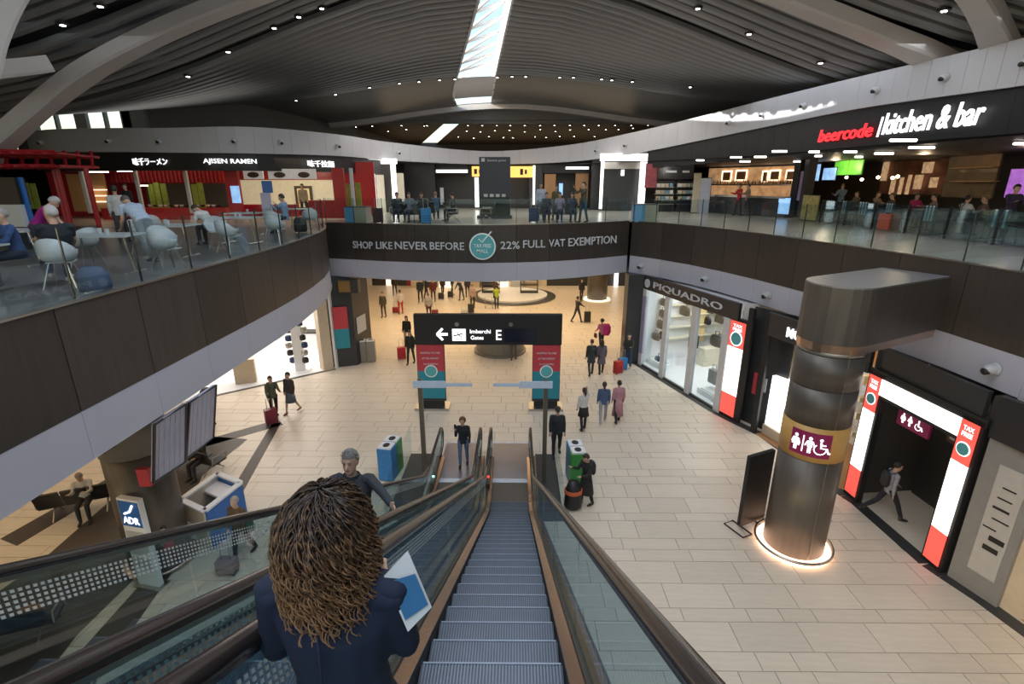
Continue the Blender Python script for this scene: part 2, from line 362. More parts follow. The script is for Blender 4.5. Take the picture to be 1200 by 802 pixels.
def ring_at(px):
    best = None
    for i in range(len(r1)-1):
        for k in range(8):
            p = r1[i].lerp(r1[i+1], k/8); q = r2[i].lerp(r2[i+1], k/8); v = p-EYE
            cx = v.x*math.cos(YAW)+v.y*math.sin(YAW); cy = -v.x*math.sin(YAW)+v.y*math.cos(YAW); dep = cy*math.cos(PITCH)-v.z*math.sin(PITCH)
            if dep <= 0: continue
            X = 600+FPX*cx/dep
            if best is None or abs(X-px) < best[0]: d = (r1[i+1]-r1[i]); d.z = 0; best = (abs(X-px), p, q, d.normalized())
    return best[1:]
def nozzle(c, n, s, label, group):
    """n points out of the wall"""
    t = thing('air_nozzle', label, 'vent', c, 0, group); n = n.normalized()
    q = Vector((0, 0, 0))
    MB().tube([q, q+n*.05], [s*.78, s*.72], 16).build('collar', M_ring, t, True)
    MB().cap_tube([q+n*.05, q+n*(.05+s*.5)], [s*.6, s*.55], 14).build('ball', M_chair, t, True)
    m = (n+Vector((0, 0, -.22))).normalized()
    MB().tube([q+m*s*.9, q+m*(s*1.02+.06)], [s*.42, s*.38], 12).build('mouth', M_black, t, True)
for px in (53, 131, 189, 276, 329, 395, 467, 699, 732, 853, 893, 940, 1026, 1104, 1198):
    p, q, d = ring_at(px); c = p.lerp(q, .46); n = Vector((d.y, -d.x, 0))
    nozzle(c, n, .16, 'round white air nozzle on the pale fascia ring above the upper shops', 'air nozzles on the upper fascia ring')
for px, py in ((756, 311), (822, 327), (899, 346), (1133, 433)):
    best = min(((abs((gp(px, py, 4.75)-Vector((p.x, p.y, 4.75))).length), k) for k, p in enumerate(edgeR)))[1]
    k = min(best, len(edgeR)-2); d = (edgeR[k+1]-edgeR[k]).normalized(); n = Vector((d.y, -d.x, 0)); g = gp(px, py, 4.75); o_ = edgeR[k]; g2 = o_+d*((g-o_).dot(d))
    nozzle(Vector((g2.x, g2.y, 4.75))-n*(-.01), n, .19, 'round white air nozzle on the white band below the right deck', 'air nozzles under the right deck')

# ---- shop roof behind the ring, outer walls, clerestory windows
rr = [Vector((p.x, p.y, 0)) for p in r1]
pin = rr+[Vector((40, 6, 0)), Vector((40, 62, 0)), Vector((-40, 62, 0)), Vector((-40, 27, 0))]
struct(ngon('ceiling', pin, 9.64, M_darkwall, True))
struct(B(-12.6, 40, 61.6, 62, 0, 12.8).build('wall_back', M_darkwall)); struct(B(-40, -12.6, 61.6, 62, 0, 9.7).build('wall_back', M_darkwall)); struct(MB().seg((-23.9, 33.1), (-12.5, 61.6), .2, 9.66, 15.4).build('wall_side', M_ceil))
struct(B(-40.2, -40, 33, 62, 0, 9.7).build('wall_left', M_darkwall)); struct(B(-40.2, -40, -14, 33, 0, 18).build('wall_left', M_darkwall)); struct(B(40, 40.2, -14, 62, 0, 18).build('wall_right', M_darkwall))
wl = bpy.data.objects.new('wall_clerestory', None); C.objects.link(wl); wl['kind'] = 'structure'
wx = [at(px, 140, 33.0).x for px in (6, 12, 40, 63, 65, 87, 100, 121, 123, 142, 153, 170)]; WT = at(100, 129, 33).z
edges_ = [-40]+wx+[-23.8]
for k in range(len(edges_)-1):
    x0, x1 = edges_[k], edges_[k+1]
    if k % 2 or k == 0 and False:
        B(x0, x1, 33.0, 33.04, 10.3, WT).build('window_pane', M_glass, wl); B(x0, x1, 33, 33.2, WT, 15).build('wall_panel', M_ceil, wl); B(x0, x1, 33, 33.2, 9.7, 10.3).build('wall_panel', M_ceil, wl)
    else: B(x0, x1, 33.0, 33.3, 9.7, 15).build('wall_panel', M_ceil, wl)

# ================================================================== ROOF
HC = 15.9
def lerp(a, b, t): return a+(b-a)*max(0, min(1, t))
def ceil_z(x, y):
    A = 5.2 if y < 22.3 else lerp(5.2, 2.0, (y-22.3)/18.3)
    if y < 20: A = lerp(4.3, 5.2, (y-12)/8)
    z = HC-A*(1-math.exp(-((x+1.2)/12.5)**2))
    if y > 41: z -= .9*((y-41)/10)**1.5
    return z
def sky_l(y): return -1.45-.172*(y-24) if y < 46 else -5.3
def sky_r(y): return -0.15-.085*(y-24)
roof = bpy.data.objects.new('ceiling_vault', None); C.objects.link(roof); roof['kind'] = 'structure'
def xs_range(a, b, n): return [a+(b-a)*i/n for i in range(n+1)]
def slat(y, xa, xb, sp=1.0):
    prof = [(a_*sp, b_) for a_, b_ in ((-.33, .12), (-.32, -.05), (-.20, -.12), (.20, -.12), (.32, -.05), (.33, .12))]
    n = 14; q = MB(); rg = []
    for x in xs_range(xa, xb, n):
        z = ceil_z(x, y); rg.append([(x, y+dy, z+dz) for dy, dz in prof])
    q.rings(rg, close=False); return q.build('slat', M_slat, roof, False)
yy = 8.0; ys = []
def diag(y): return -23.9+(y-33.0)*.4
while yy < 40.2:
    sp_ = lerp(.40, .60, (yy-10)/8) if yy < 18 else lerp(.60, .92, (yy-18)/14)
    if abs(yy-22.4) > .31 and abs(yy-17.3) > .27:
        slat(yy, -33 if yy < 33 else diag(yy), sky_l(yy)-.1 if yy > 18 else -1.2, sp_); slat(yy, (sky_r(yy)+.1) if yy > 18 else -1.2, 31, sp_)
    yy += sp_
# backing above the slats, open at the skylight
def sheet(name, m, y0, y1, xa, xb, dz, ny=12, nx=14):
    rg = []
    for j in range(ny+1):
        y_ = y0+(y1-y0)*j/ny; A = xa(y_) if callable(xa) else xa; Bx = xb(y_) if callable(xb) else xb
        rg.append([(x, y_, ceil_z(x, y_)+dz) for x in xs_range(A, Bx, nx)])
    return MB().rings(rg, close=False).build(name, m, roof, True)
sheet('backing', M_slatback, -14, 18, -40, 40, .16); sheet('backing', M_slatback, 18, 33.2, -40, sky_l, .16); sheet('backing', M_slatback, 33.2, 43, diag, sky_l, .16); sheet('backing', M_slatback, 18, 43, sky_r, 40, .16)
sheet('smooth_band', M_ceil, 40.9, 49.6, diag, sky_l, 0); sheet('smooth_band', M_ceil, 40.9, 49.6, sky_r, 40, 0)
# skylight: rim, tall white reveal on one side, glass with struts
def wall_strip(name, fx, y0, y1, za, zb, m, th=.12, n=14):
    q = MB(); ra = []
    for j in range(n+1):
        y_ = y0+(y1-y0)*j/n; x = fx(y_); z = ceil_z(x, y_); ra.append([(x, y_, z+za), (x+th, y_, z+za), (x+th, y_, z+zb), (x, y_, z+zb)])
    return q.rings(ra).build(name, m, roof)
wall_strip('reveal', sky_r, 18, 47.5, .0, 1.3, M_reveal); wall_strip('rim', lambda y: sky_l(y)-.12, 18, 47.5, -.16, .02, M_beam)
sheet('end_panel', M_beam, 41.5, 47.5, sky_l, sky_r, .05, 4, 2)
B(-6, 2, 17.8, 18, 14.5, 17.8).build('end_panel', M_reveal, roof)
q = MB()
n = 12; rg = []
for j in range(n+1):
    y_ = 18+(41.5-18)*j/n; rg.append([(sky_l(y_), y_, ceil_z(sky_l(y_), y_)+.28), (sky_r(y_), y_, ceil_z(sky_r(y_), y_)+1.28)])
MB().rings(rg, close=False).build('skylight_glass', M_skyglass, roof)
for k in range(9):
    y_ = 20+k*2.6; a = Vector((sky_l(y_), y_, ceil_z(sky_l(y_), y_)+.3)); b = Vector((sky_r(y_+1.3), y_+1.3, ceil_z(0, y_)+1.2))
    MB().tube([a, b], .09, 6).build('strut', M_beam, roof); a2 = Vector((sky_l(y_+2.6), y_+2.6, ceil_z(sky_l(y_+2.6), y_+2.6)+.3))
    MB().tube([b, a2], .07, 6).build('strut', M_beam, roof)
# edge arch, and the lower ceiling beyond it with the second skylight
q = MB(); rg = []
for x in xs_range(-17, 38, 22): z = ceil_z(x, 50); rg.append([(x, 49.5, z+.1), (x, 49.5, z-.35), (x, 50.3, z-.35), (x, 50.3, z+.1)])
q.rings(rg).build('edge_arch', M_beam, roof, False)
MB().rings([[(x, 50.3, 13.6), (x, 50.45, 13.6), (x, 50.45, max(13.7, ceil_z(x, 50)+.3)), (x, 50.3, max(13.7, ceil_z(x, 50)+.3))] for x in xs_range(-17, 38, 22)]).build('end_panel', M_ceil, roof)
for a, b, a2, b2 in ((-17, -6.3, -12.6, -11.0), (-4.9, 40, -9.3, 40)):
    MB().add([(a, 50.2, 13.9), (b, 50.2, 13.9), (b2, 61.8, 12.6), (a2, 61.8, 12.6)], [(3, 2, 1, 0)]).build('far_ceiling', M_far, roof)
MB().add([(-6.4, 50.3, 14.0), (-4.8, 50.3, 14.0), (-9.2, 61.8, 12.7), (-11.1, 61.8, 12.7)], [(0, 1, 2, 3)]).build('skylight_glass', M_skyglass, roof)
# sculpted ribs sweeping down to the sides
def rib(pts, wds, name='rib', m=M_beam):
    P = catmull(pts, 6); W_ = catmull([(a, 0, 0) for a in wds], 6); rg = []
    for i, p in enumerate(P):
        t = (P[min(i+1, len(P)-1)]-P[max(i-1, 0)]).normalized(); s_ = t.cross(Vector((0, 0, 1))).normalized(); u = s_.cross(t); w_ = W_[i].x
        rg.append([p-s_*w_-u*.12, p-s_*w_*.9-u*.2, p+s_*w_*.9-u*.2, p+s_*w_-u*.12, p+s_*w_*.9+u*.25, p-s_*w_*.9+u*.25])
    return MB().rings(rg).build(name, m, roof)
def on_vault(px, py, drop=.35, t0=6.0):
    r_ = ray(px, py); t_ = t0
    while t_ < 60:
        p = EYE+r_*(t_/r_.y)
        if p.z >= ceil_z(p.x, p.y)-drop: return p
        t_ += .05
    return p
rib([at(-50, 240, 16.8), at(-20, 190, 17.2), at(22, 148, 17.6), at(70, 108, 18.0), at(120, 74, 18.15), at(190, 38, 18.3), at(270, 5, 18.4), at(350, -24, 18.5)], [.78, .66, .56, .48, .42, .38, .36, .36])
rib([at(-60, 300, 11), at(-34, 130, 11.3), at(-16, 60, 11.8), at(4, 10, 12.3), at(34, -40, 13)], [.4, .32, .26, .24, .24])
rib([(18.2, 20.0, 10.7), (14.84, 18.2, 11.4), (12.43, 17.4, 12.1), (10.73, 17.2, 12.6), (8.8, 17.1, 13.2), (6.98, 17.1, 13.8), (5.26, 17.2, 14.3)], [.6, .5, .44, .38, .34, .32, .32])
rib([(14.3, 16.6, 11.6), (12.85, 15.5, 12.1), (11.67, 14.6, 12.45), (10.58, 13.9, 12.8), (9.2, 13.2, 13.2)], [.45, .36, .3, .28, .28])
rib([at(-10, 84, 15.6), at(26, 80, 16.2), at(56, 76, 16.8)], [.22, .22, .2])
# downlights: along the dark joints and scattered over the far ceiling
dl0 = thing('downlight', 'small round recessed downlight in the dark far ceiling', 'light', (0, 0, 0), 0, 'downlights of the far ceiling')
MB().lathe(0, 0, [(.16, .0), (.16, -.05), (.11, -.06)], 12).build('trim_ring', M_black, dl0); MB().lathe(0, 0, [(.075, -.055), (.07, -.075)], 10).build('lens', M_spot, dl0)
first = True
for j, (pyy, xs_) in enumerate(((141, (470, 500, 530, 548, 565, 582, 598, 615, 633, 650, 668, 685, 702)), (152, (455, 476, 531, 547, 563, 580, 597, 615, 633, 651, 668, 690)), (160, (522, 537, 555, 573, 590, 601, 627, 640, 656, 673, 697)), (147, (417, 436, 497)), (143, (721, 740, 760)), (150, (710, 725, 742)))):
    for px in xs_:
        r_ = ray(px, pyy+random.uniform(-1.5, 1.5)); t_ = 52.0
        for _ in range(300):
            p = EYE+r_*(t_/r_.y); zc = 13.9-(p.y-50.2)/11.6*1.3
            if p.z >= zc or t_ > 61: break
            t_ += .1
        loc = (p.x, p.y, zc-.02)
        if -6.5-(p.y-50.2)*.41 < p.x < -4.7-(p.y-50.2)*.38: continue
        if first: dl0.location = loc; first = False
        else: copy_tree(dl0, loc)
dj = None
for (px, py) in ((433, 102), (468, 97), (491, 95), (515, 93), (533, 92), (583, 90), (600, 89), (616, 89), (656, 90), (672, 90), (705, 92), (717, 93), (741, 95), (393, 110), (347, 117), (809, 101), (377, 8), (350, 18), (321, 31), (267, 59), (220, 88), (818, 8), (878, 38), (962, 72), (117, 5), (73, 27), (1107, 10)):
    r_ = ray(px, py); t_ = 9.0
    while t_ < 52:
        p = EYE+r_*(t_/r_.y)
        if p.z >= ceil_z(p.x, p.y)-.16: break
        t_ += .05
    if dj is None:
        dj = copy_tree(dl0, p, label='small round spot lamp set in a dark joint of the slatted roof', group='spot lamps in the slatted roof'); dj.name = 'spot_lamp'
    else:
        o = copy_tree(dj, p)

# ================================================================== BRIDGE LETTERING
brl = thing('bridge_sign', 'grey SHOP LIKE NEVER BEFORE and VAT lettering with round teal emblem on the bridge', 'sign')
def onB(px, py):                                                     # point of the bridge face under a pixel
    Yt = 22
    for _ in range(8):
        p = at(px, py, Yt); k = min(range(len(edgeB)-1), key=lambda i: abs(edgeB[i].x-p.x)); a, b = edgeB[k], edgeB[k+1]
        Yt = a.y+(b.y-a.y)*((p.x-a.x)/(b.x-a.x) if abs(b.x-a.x) > 1e-6 else 0)
    return at(px, py, Yt-.09)
for wd, a, b, yb, yt in (('SHOP', 414, 437, 291.5, 283), ('LIKE', 441, 460, 292, 283.5), ('NEVER', 463, 501, 292.5, 283.5), ('BEFORE', 504, 544, 293, 284), ('22%', 586.5, 609, 292, 283), ('FULL', 613, 639, 290.5, 281.5), ('VAT', 643, 662, 289, 280.5), ('EXEMPTION', 666, 722, 287, 277.5)):
    p0, p1 = onB(a, yb), onB(b, yb); ht = abs(onB((a+b)/2, yt).z-onB((a+b)/2, yb).z); text(wd, p0, p1, (p0.z+p1.z)/2, ht, M_letter, brl, depth=.03)
ec = onB(565.5, 289); nB = Vector((0, -1, 0))
def disc(c, r, th, m, name, parent, n=28):
    return MB().rings([[c+Vector((r*math.cos(2*math.pi*k/n), dy, r*math.sin(2*math.pi*k/n))) for k in range(n)] for dy in (0, -th)]).build(name, m, parent)
disc(ec, .56, .03, M_frit, 'emblem_rim', brl); disc(ec+Vector((0, -.03, 0)), .50, .02, M_teal, 'emblem_disc', brl)
for s_, z_, m_ in (('TAX FREE', -.04, M_frit), ('MALL', -.26, M_frit)):
    text(s_, (ec.x-(.36 if len(s_) > 5 else .24), ec.y-.055), (ec.x+(.36 if len(s_) > 5 else .24), ec.y-.055), ec.z+z_, .15, m_, brl, depth=.02)
MB().tube([ec+Vector((-.16, -.07, .32)), ec+Vector((-.02, -.07, .18)), ec+Vector((.38, -.07, .62))], .03, 5).build('check_mark', M_frit, brl)
# ================================================================== ESCALATORS
def stepz(y):                                                        # nosing line of the steps
    if y < -.3: return DK
    if y < .5: return DK-.5774*(y+.3)**2/1.6
    z = 6.68-.5774*(y+.02)
    if y < 11.1: return z-0.0
    if y < 12.2:
        z0 = 6.68-.5774*11.12; t = (y-11.1)/1.1; return z0*(1-t)**2*.9+.1*z0*(1-t)+0.0
    return 0.0
def railz(y):
    if y < -.3: return DK+1.0
    if y < 11.3:
        z = 7.79-.577*y; return min(z, DK+1.0+.05) if y > 0 else DK+1.0
    if y < 12.3: t = (y-11.3)/1.0; return lerp(1.27, 1.08, 1-(1-t)**2)
    return 1.08
YP = [-3.2, -2, -.9, -.3, .1, .5, 1, 2, 4, 6, 8, 10, 11.1, 11.4, 11.8, 12.2, 12.7, 13.2, 13.8, 14.25]
def ribbon(name, m, x0, x1, f0, f1, parent, th=.012, ys=YP, smooth=False):
    """strip running down the flight: left edge (x0, f0(y)), right edge (x1, f1(y)), thickness th downwards"""
    rg = [[(x0, y, f0(y)), (x1, y, f1(y)), (x1, y, f1(y)-th), (x0, y, f0(y)-th)] for y in ys]
    return MB().rings(rg).build(name, m, parent, smooth)
def side_panel(name, m, x, f0, f1, parent, th=.02, ys=YP):
    return MB().rings([[(x-th/2, y, f0(y)), (x+th/2, y, f0(y)), (x+th/2, y, f1(y)), (x-th/2, y, f1(y))] for y in ys]).build(name, m, parent)
M_stepd = mat('step_groove', (0.07, 0.085, 0.11), 0.5, metal=0.4); M_cleat = mat('step_cleats', (0.14, 0.165, 0.21), 0.42, metal=0.6); M_nosing = mat('step_nosing', (0.22, 0.26, 0.32), 0.4, metal=0.5)  # one metal in three tones: groove shade and bright edges put into colour
def escalator(name, cx, label, dots, shift=0.0):
    t = thing(name, label, 'escalator')
    # steps, one by one
    k = 0; y = -2.4
    q = MB(); q.box(cx-.51, cx+.51, 0, .40, -.04, 0); q.box(cx-.51, cx+.51, .39, .405, -.235, -.02)
    cl = MB(); nr = 44; me2 = None; nz = MB().box(cx-.5, cx+.5, .398, .412, -.004, .009); me3 = None
    for i in range(nr):                                              # cleats of the tread and riser
        x = cx-.5+1.0*(i+.3)/nr; cl.box(x, x+.011, 0, .402, -.005, .007); cl.box(x, x+.011, .40, .410, -.235, 0)
    me = None
    while y < 13.0:
        zt = stepz(y+.36); zt2 = stepz(y+.4)
        if me is None: o = q.build('step', M_stepd, t); me = o.data
        else: o = bpy.data.objects.new('step', me); C.objects.link(o); o.parent = t; KIDS[t].append(o)
        o.location = (0, y, zt); y += .4
        if me2 is None: o2 = cl.build('cleats', M_cleat, o); me2 = o2.data; o3 = nz.build('nosing', M_nosing, o); me3 = o3.data
        else:
            for nm, mm in (('cleats', me2), ('nosing', me3)): o2 = bpy.data.objects.new(nm, mm); C.objects.link(o2); o2.parent = o
    for s_ in (-1, 1):
        X = cx+s_*.62
        side_panel('skirt_panel', M_black, cx+s_*.525, lambda y: stepz(y)-.3, lambda y: stepz(y)+.10, t, .015)
        a, b = (cx+s_*.515, cx+s_*.60)
        if s_ > 0: ribbon('inner_decking', M_warmsteel, a, b, lambda y: stepz(y)+.10, lambda y: stepz(y)+.15, t)
        else: ribbon('inner_decking', M_warmsteel, b, a, lambda y: stepz(y)+.15, lambda y: stepz(y)+.10, t)
        ribbon('glass_clamp', M_bronze, X-.022, X+.022, lambda y: stepz(y)+.19, lambda y: stepz(y)+.19, t, .06)
        ys = [y for y in YP if y <= 13.9]
        # glass in panels
        cuts = [-3.2, -.9, 1.0, 3, 5, 7, 9, 11.1, 12.7, 14.25]
        for c0, c1 in zip(cuts, cuts[1:]):
            yy_ = [c0+.008]+[y for y in YP if c0+.05 < y < c1-.05]+[c1-.008]
            side_panel('glass_panel', M_tglass, X, lambda y: stepz(y)+.16, lambda y: railz(y)-.05, t, .012, yy_)
        # newel glass nose
        MB().rings([[(X-.006, 14.25+.30*math.cos(a_), .68+.34*math.sin(a_)) for a_ in [R(-90+20*i) for i in range(10)]], [(X+.006, 14.25+.30*math.cos(a_), .68+.34*math.sin(a_)) for a_ in [R(-90+20*i) for i in range(10)]]]).build('glass_panel', M_tglass, t)
        # handrail
        path = [(X, y, railz(y)) for y in YP]+[(X, 14.25+.38*math.sin(R(a_)), .70+.38*math.cos(R(a_))) for a_ in range(20, 181, 20)]+[(X, 13.9, .30)]
        pr = [Vector(p) for p in path]; rg = []
        for i, p in enumerate(pr):
            tt = (pr[min(i+1, len(pr)-1)]-pr[max(i-1, 0)]).normalized(); up = Vector((1, 0, 0)).cross(tt)
            rg.append([p+Vector((dx, 0, 0))+up*dz for dx, dz in ((-.04, -.02), (-.042, .005), (-.03, .022), (0, .028), (.03, .022), (.042, .005), (.04, -.02))])
        MB().rings(rg).build('handrail', M_rubber, t, True)
        MB().rings([[p+Vector((dx, 0, 0))+(Vector((1, 0, 0)).cross((pr[min(i+1, len(pr)-1)]-pr[max(i-1, 0)]).normalized()))*dz for dx, dz in ((-.02, -.05), (-.02, -.02), (.02, -.02), (.02, -.05))] for i, p in enumerate(pr)]).build('rail_guide', M_steel, t)
        if dots and not (cx > -1 and s_ > 0):                                                     # rows of white squares printed on the glass
            q = MB(); y = -.6
            while y < 12.4:
                for r_ in range(5):
                    z = railz(y)-.11-.031*r_; q.add([(X-s_*.008, y, z), (X-s_*.008, y+.018, z-.577*.018*(0 < y < 11.3)), (X-s_*.008, y+.018, z-.018-.577*.018*(0 < y < 11.3)), (X-s_*.008, y, z-.018)], [(0, 1, 2, 3)])
                y += .034
            q.build('printed_squares', M_frit, t, kind='stuff')
        ribbon('outer_decking', M_warmsteel, X+.02 if s_ > 0 else X-.13, X+.13 if s_ > 0 else X-.02, lambda y: stepz(y)+.15, lambda y: stepz(y)+.15, t)
        side_panel('truss_cladding', M_bronze, X+s_*.13, lambda y: max(stepz(y)-.95, 0), lambda y: stepz(y)+.15, t, .02)
    MB().rings([[(cx-.74, y, max(stepz(y)-.95, 0)), (cx+.74, y, max(stepz(y)-.95, 0)), (cx+.74, y, max(stepz(y)-.9, .01)), (cx-.74, y, max(stepz(y)-.9, .01))] for y in YP]).build('truss_bottom', M_bronze, t)
    B(cx-.56, cx+.56, 12.95, 13.15, .0, .022).build('comb_plate', mat('comb_light', (.75, .8, .9), .25, .5), t)
    B(cx-.60, cx+.60, 13.15, 15.3, .0, .014).build('landing_plate', M_steel2, t)
    B(cx-.60, cx+.60, 15.3, 15.42, .0, .022).build('landing_trim', mat('comb_light', (.75, .8, .9), .25, .5), t)
    return t
M_steel2 = mat('landing_plate_steel', (0.42, 0.40, 0.42), 0.28, metal=0.8, var=.05, scale=2)
esc = escalator('escalator', -.17, 'descending escalator in the middle foreground with blue-grey steps', True)
esc2 = escalator('escalator', -1.74, 'ascending escalator left of the nearest one, with the man riding up', True)
# third balustrade glass seen further left is the outer glass of the rising escalator; lamps in the newels
for (x, m_) in ((-.80, mat('red_newel_lamp', (1, .05, .02), .3, emit=3)), (-2.38, mat('green_newel_lamp', (.5, 1, .7), .3, emit=3))):
    own = esc if x > -1 else esc2
    MB().lathe(x, 12.75, [(.035, .30), (.035, .36)], 8).build('signal_lamp', m_, own)
    B(x-.06, x+.06, 12.4, 13.1, .12, .32).build('newel_box', M_bronze, own)
# side aprons with glass screens, posts with small sign blades
def apron(x0, x1, label):
    t = thing('glass_barrier', label, 'barrier')
    B(x0, x1, 11.2, 14.6, .0, .02).build('dark_base', M_strip, t)
    B(x0 if x0 < -2 else x1-.02, x0+.02 if x0 < -2 else x1, 11.2, 14.6, .02, 1.0).build('glass_pane', M_glass, t)
    return t
apron(-3.4, -2.62, 'low glass barrier beside the foot of the rising escalator')
apron(.62, 1.25, 'low glass barrier right of the foot of the descending escalator')
for x, s_, lb in ((-2.66, 1, 'bronze post with pale sign blade left of the escalators'), (.82, -1, 'bronze post with pale sign blade right of the escalators')):
    t = thing('sign_post', lb, 'post', (x, 13.0, 0))
    B(-.06, .06, -.05, .05, 0, 3.25).build('post', M_bronze, t)
    m_ = mat('pale_blue_blade', (.50, .62, .78), .3)
    B(-.18*1, .72, -.09, -.06, 3.02, 3.22).build('blade', m_, t) if s_ > 0 else B(-.72, .18, -.09, -.06, 3.02, 3.22).build('blade', m_, t)
    B(.72, 1.45, -.085, -.065, 3.06, 3.16).build('blade_tip', m_, t) if s_ > 0 else B(-1.45, -.72, -.085, -.065, 3.06, 3.16).build('blade_tip', m_, t)

# ================================================================== GATE PORTAL SIGN
def human_icon(q, x, z, s, y, dress=False):
    q.ball((x, y, z+s*.9), s*.1, .004, s*.1, 8, 4)
    if dress: q.hexa([(x-s*.24, y-.004, z+s*.3), (x+s*.24, y-.004, z+s*.3), (x+s*.24, y+.004, z+s*.3), (x-s*.24, y+.004, z+s*.3), (x-s*.09, y-.004, z+s*.76), (x+s*.09, y-.004, z+s*.76), (x+s*.09, y+.004, z+s*.76), (x-s*.09, y+.004, z+s*.76)])
    else: q.box(x-s*.13, x+s*.13, y-.004, y+.004, z+s*.38, z+s*.76)
    q.box(x-s*.09, x-s*.015, y-.004, y+.004, z, z+s*.4); q.box(x+s*.015, x+s*.09, y-.004, y+.004, z, z+s*.4)
    for a in (-1, 1): q.tube([(x+a*s*.14, y, z+s*.72), (x+a*s*.24, y, z+s*.42)], s*.035, 5)
g = thing('gate_sign', 'black overhead portal sign reading Imbarchi Gates E with arrow', 'sign')
GY = 18.2
B(-3.80, 1.70, GY-.12, GY+.12, 2.62, 3.78).build('sign_box', M_black, g)
B(-3.78, -2.72, GY-.06, GY+.06, .30, 2.62).build('leg_frame', M_dark, g); B(.62, 1.68, GY-.06, GY+.06, .30, 2.62).build('leg_frame', M_dark, g)
for x0, x1 in ((-3.76, -2.74), (.64, 1.66)):
    yb = GY-.075
    B(x0, x1, yb-.01, yb, 1.55, 2.60).build('poster_top', M_posterr, g); B(x0, x1, yb-.01, yb, .42, 1.55).build('poster_bottom', M_postert, g)
    for k, (t_, h_) in enumerate((('SHOPPING TAX FREE', .07), ('AT THE AIRPORT', .07), ('FULL VAT EXEMPTION', .06))):
        text(t_, (x0+.14+.05*k, yb-.02), (x1-.14-.05*k, yb-.02), 2.25-.22*k, h_, M_letter, g, depth=.01)
    disc(Vector(((x0+x1)/2, yb-.012, 1.55)), .25, .01, M_frit, 'poster_emblem', g, 20); disc(Vector(((x0+x1)/2, yb-.024, 1.55)), .21, .01, M_teal, 'poster_emblem_disc', g, 20)
    B(x0-.15, x1+.15, GY-.35, GY+.35, .0, .10).build('foot_plate', M_steel, g); B(x0+.05, x1-.05, GY-.05, GY+.05, .08, .42).build('leg_base', M_black, g)
yb = GY-.135
MB().slab([(-2.9, yb, 2.98), (-2.55, yb, 2.98), (-2.55, yb, 3.08), (-2.9, yb, 3.08)], .01).build('arrow_shaft', M_signw, g)
q = MB(); 
for sgn in (1, -1): q.tube([(-2.95, yb, 3.03), (-2.74, yb, 3.03+sgn*.22)], .045, 4)
q.build('arrow_head', M_signw, g)
B(-2.38, -1.88, yb-.01, yb, 2.78, 3.24).build('pictogram_panel', M_signw, g)
q = MB(); q.tube([(-2.33, yb-.02, 2.97), (-1.97, yb-.02, 3.08)], .022, 6); q.tube([(-2.15, yb-.02, 3.02), (-2.03, yb-.02, 2.94)], .018, 5); q.tube([(-2.15, yb-.02, 3.03), (-2.2, yb-.02, 3.13)], .015, 5); q.tube([(-2.31, yb-.02, 2.98), (-2.33, yb-.02, 3.07)], .015, 5); q.box(-2.28, -1.98, yb-.02, yb-.012, 2.84, 2.86)
q.build('plane_pictogram', M_black, g)
text('Imbarchi', (-1.72, yb), (-.95, yb), 3.07, .15, M_signw, g); text('Gates', (-1.70, yb), (-1.22, yb), 2.83, .15, M_signw, g); text('E', (-.75, yb), (-.55, yb), 2.82, .38, M_signw, g)
B(-.45, .75, yb+.005, yb+.012, 2.72, 3.26).build('blank_display', mat('dark_blue_display', (.012, .016, .03), .2), g)
for x in (-2.2, -.2): disc(Vector((x, yb, 3.42)), .08, .02, M_steel, 'small_lens', g, 12)

# ================================================================== RIGHT PILLAR WITH WASHROOM BAND
PX, PY_ = 6.72, 10.35
t = thing('round_pillar', 'round bronze pillar with an ochre washroom band standing on the right', 'column', (PX, PY_, 0))
MB().lathe(0, 0, [(.655, .06), (.655, 2.62)], 40).build('lower_cladding', M_bronze, t, True); MB().lathe(0, 0, [(.655, 3.42), (.655, 4.25)], 40).build('middle_cladding', M_bronze, t, True); MB().lathe(0, 0, [(.655, 4.27), (.655, 5.0)], 40).build('upper_cladding', M_bronze, t, True)
MB().lathe(0, 0, [(.668, 2.62), (.668, 3.42)], 40).build('ochre_band', M_gold, t, True)
MB().lathe(0, 0, [(.64, 5.0), (.64, 5.12)], 40).build('neck_ring', M_steel, t, True); MB().lathe(0, 0, [(.82, .12), (.86, .12), (.86, .17), (.82, .17)], 40, caps=False).build('base_ring', M_steel, t, True)
MB().lathe(0, 0, [(.80, .012), (.80, .10)], 40).build('base_lamp', mat('base_glow', (1, .62, .42), .5, emit=3), t)
B(-.004, .004, -.66,-.655, .1, 5.1).build('cladding_joint', M_steel, t)
# plum sign patch bent round the band, facing the viewer
va = math.atan2(-PY_, -PX); q = MB(); rg = []
for i in range(9):
    a = va-.05+(i-4)*.15; rg.append([(.675*math.cos(a), .675*math.sin(a), 2.74), (.675*math.cos(a), .675*math.sin(a), 3.31)])
q.rings(rg, close=False, caps=False).build('plum_sign', M_plum, t)
def pillar_icon(kind, ao):
    a = va-.05+ao; q = MB(); s = .38; bx = MB()
    if kind == 'bar': bx.box(-.012, .012, -.004, .004, 0, s)
    elif kind == 'chair':
        bx.ball((.0, 0, s*.9), .035, .004, .035, 8, 4); bx.tube([(0, 0, s*.78), (0.01, 0, s*.42), (.13, 0, s*.4), (.17, 0, s*.12), (.21, 0, s*.12)], .02, 5)
        bx.tube([(.0+.12*math.cos(R(k)), 0, s*.33+.12*math.sin(R(k))) for k in range(130, 400, 30)], .013, 5); bx.tube([(.01, 0, s*.62), (.1, 0, s*.6)], .016, 5)
    else: human_icon(bx, 0, 0, s, 0, kind == 'dress')
    for v in bx.v:
        # lay on the cylinder: x -> angle
        ang = a+v[0]/.68; r_ = .680-v[1]*.5; q.v.append((r_*math.cos(ang), r_*math.sin(ang), v[2]+2.83))
    q.f = bx.f; q.build('washroom_pictogram', M_signw, t)
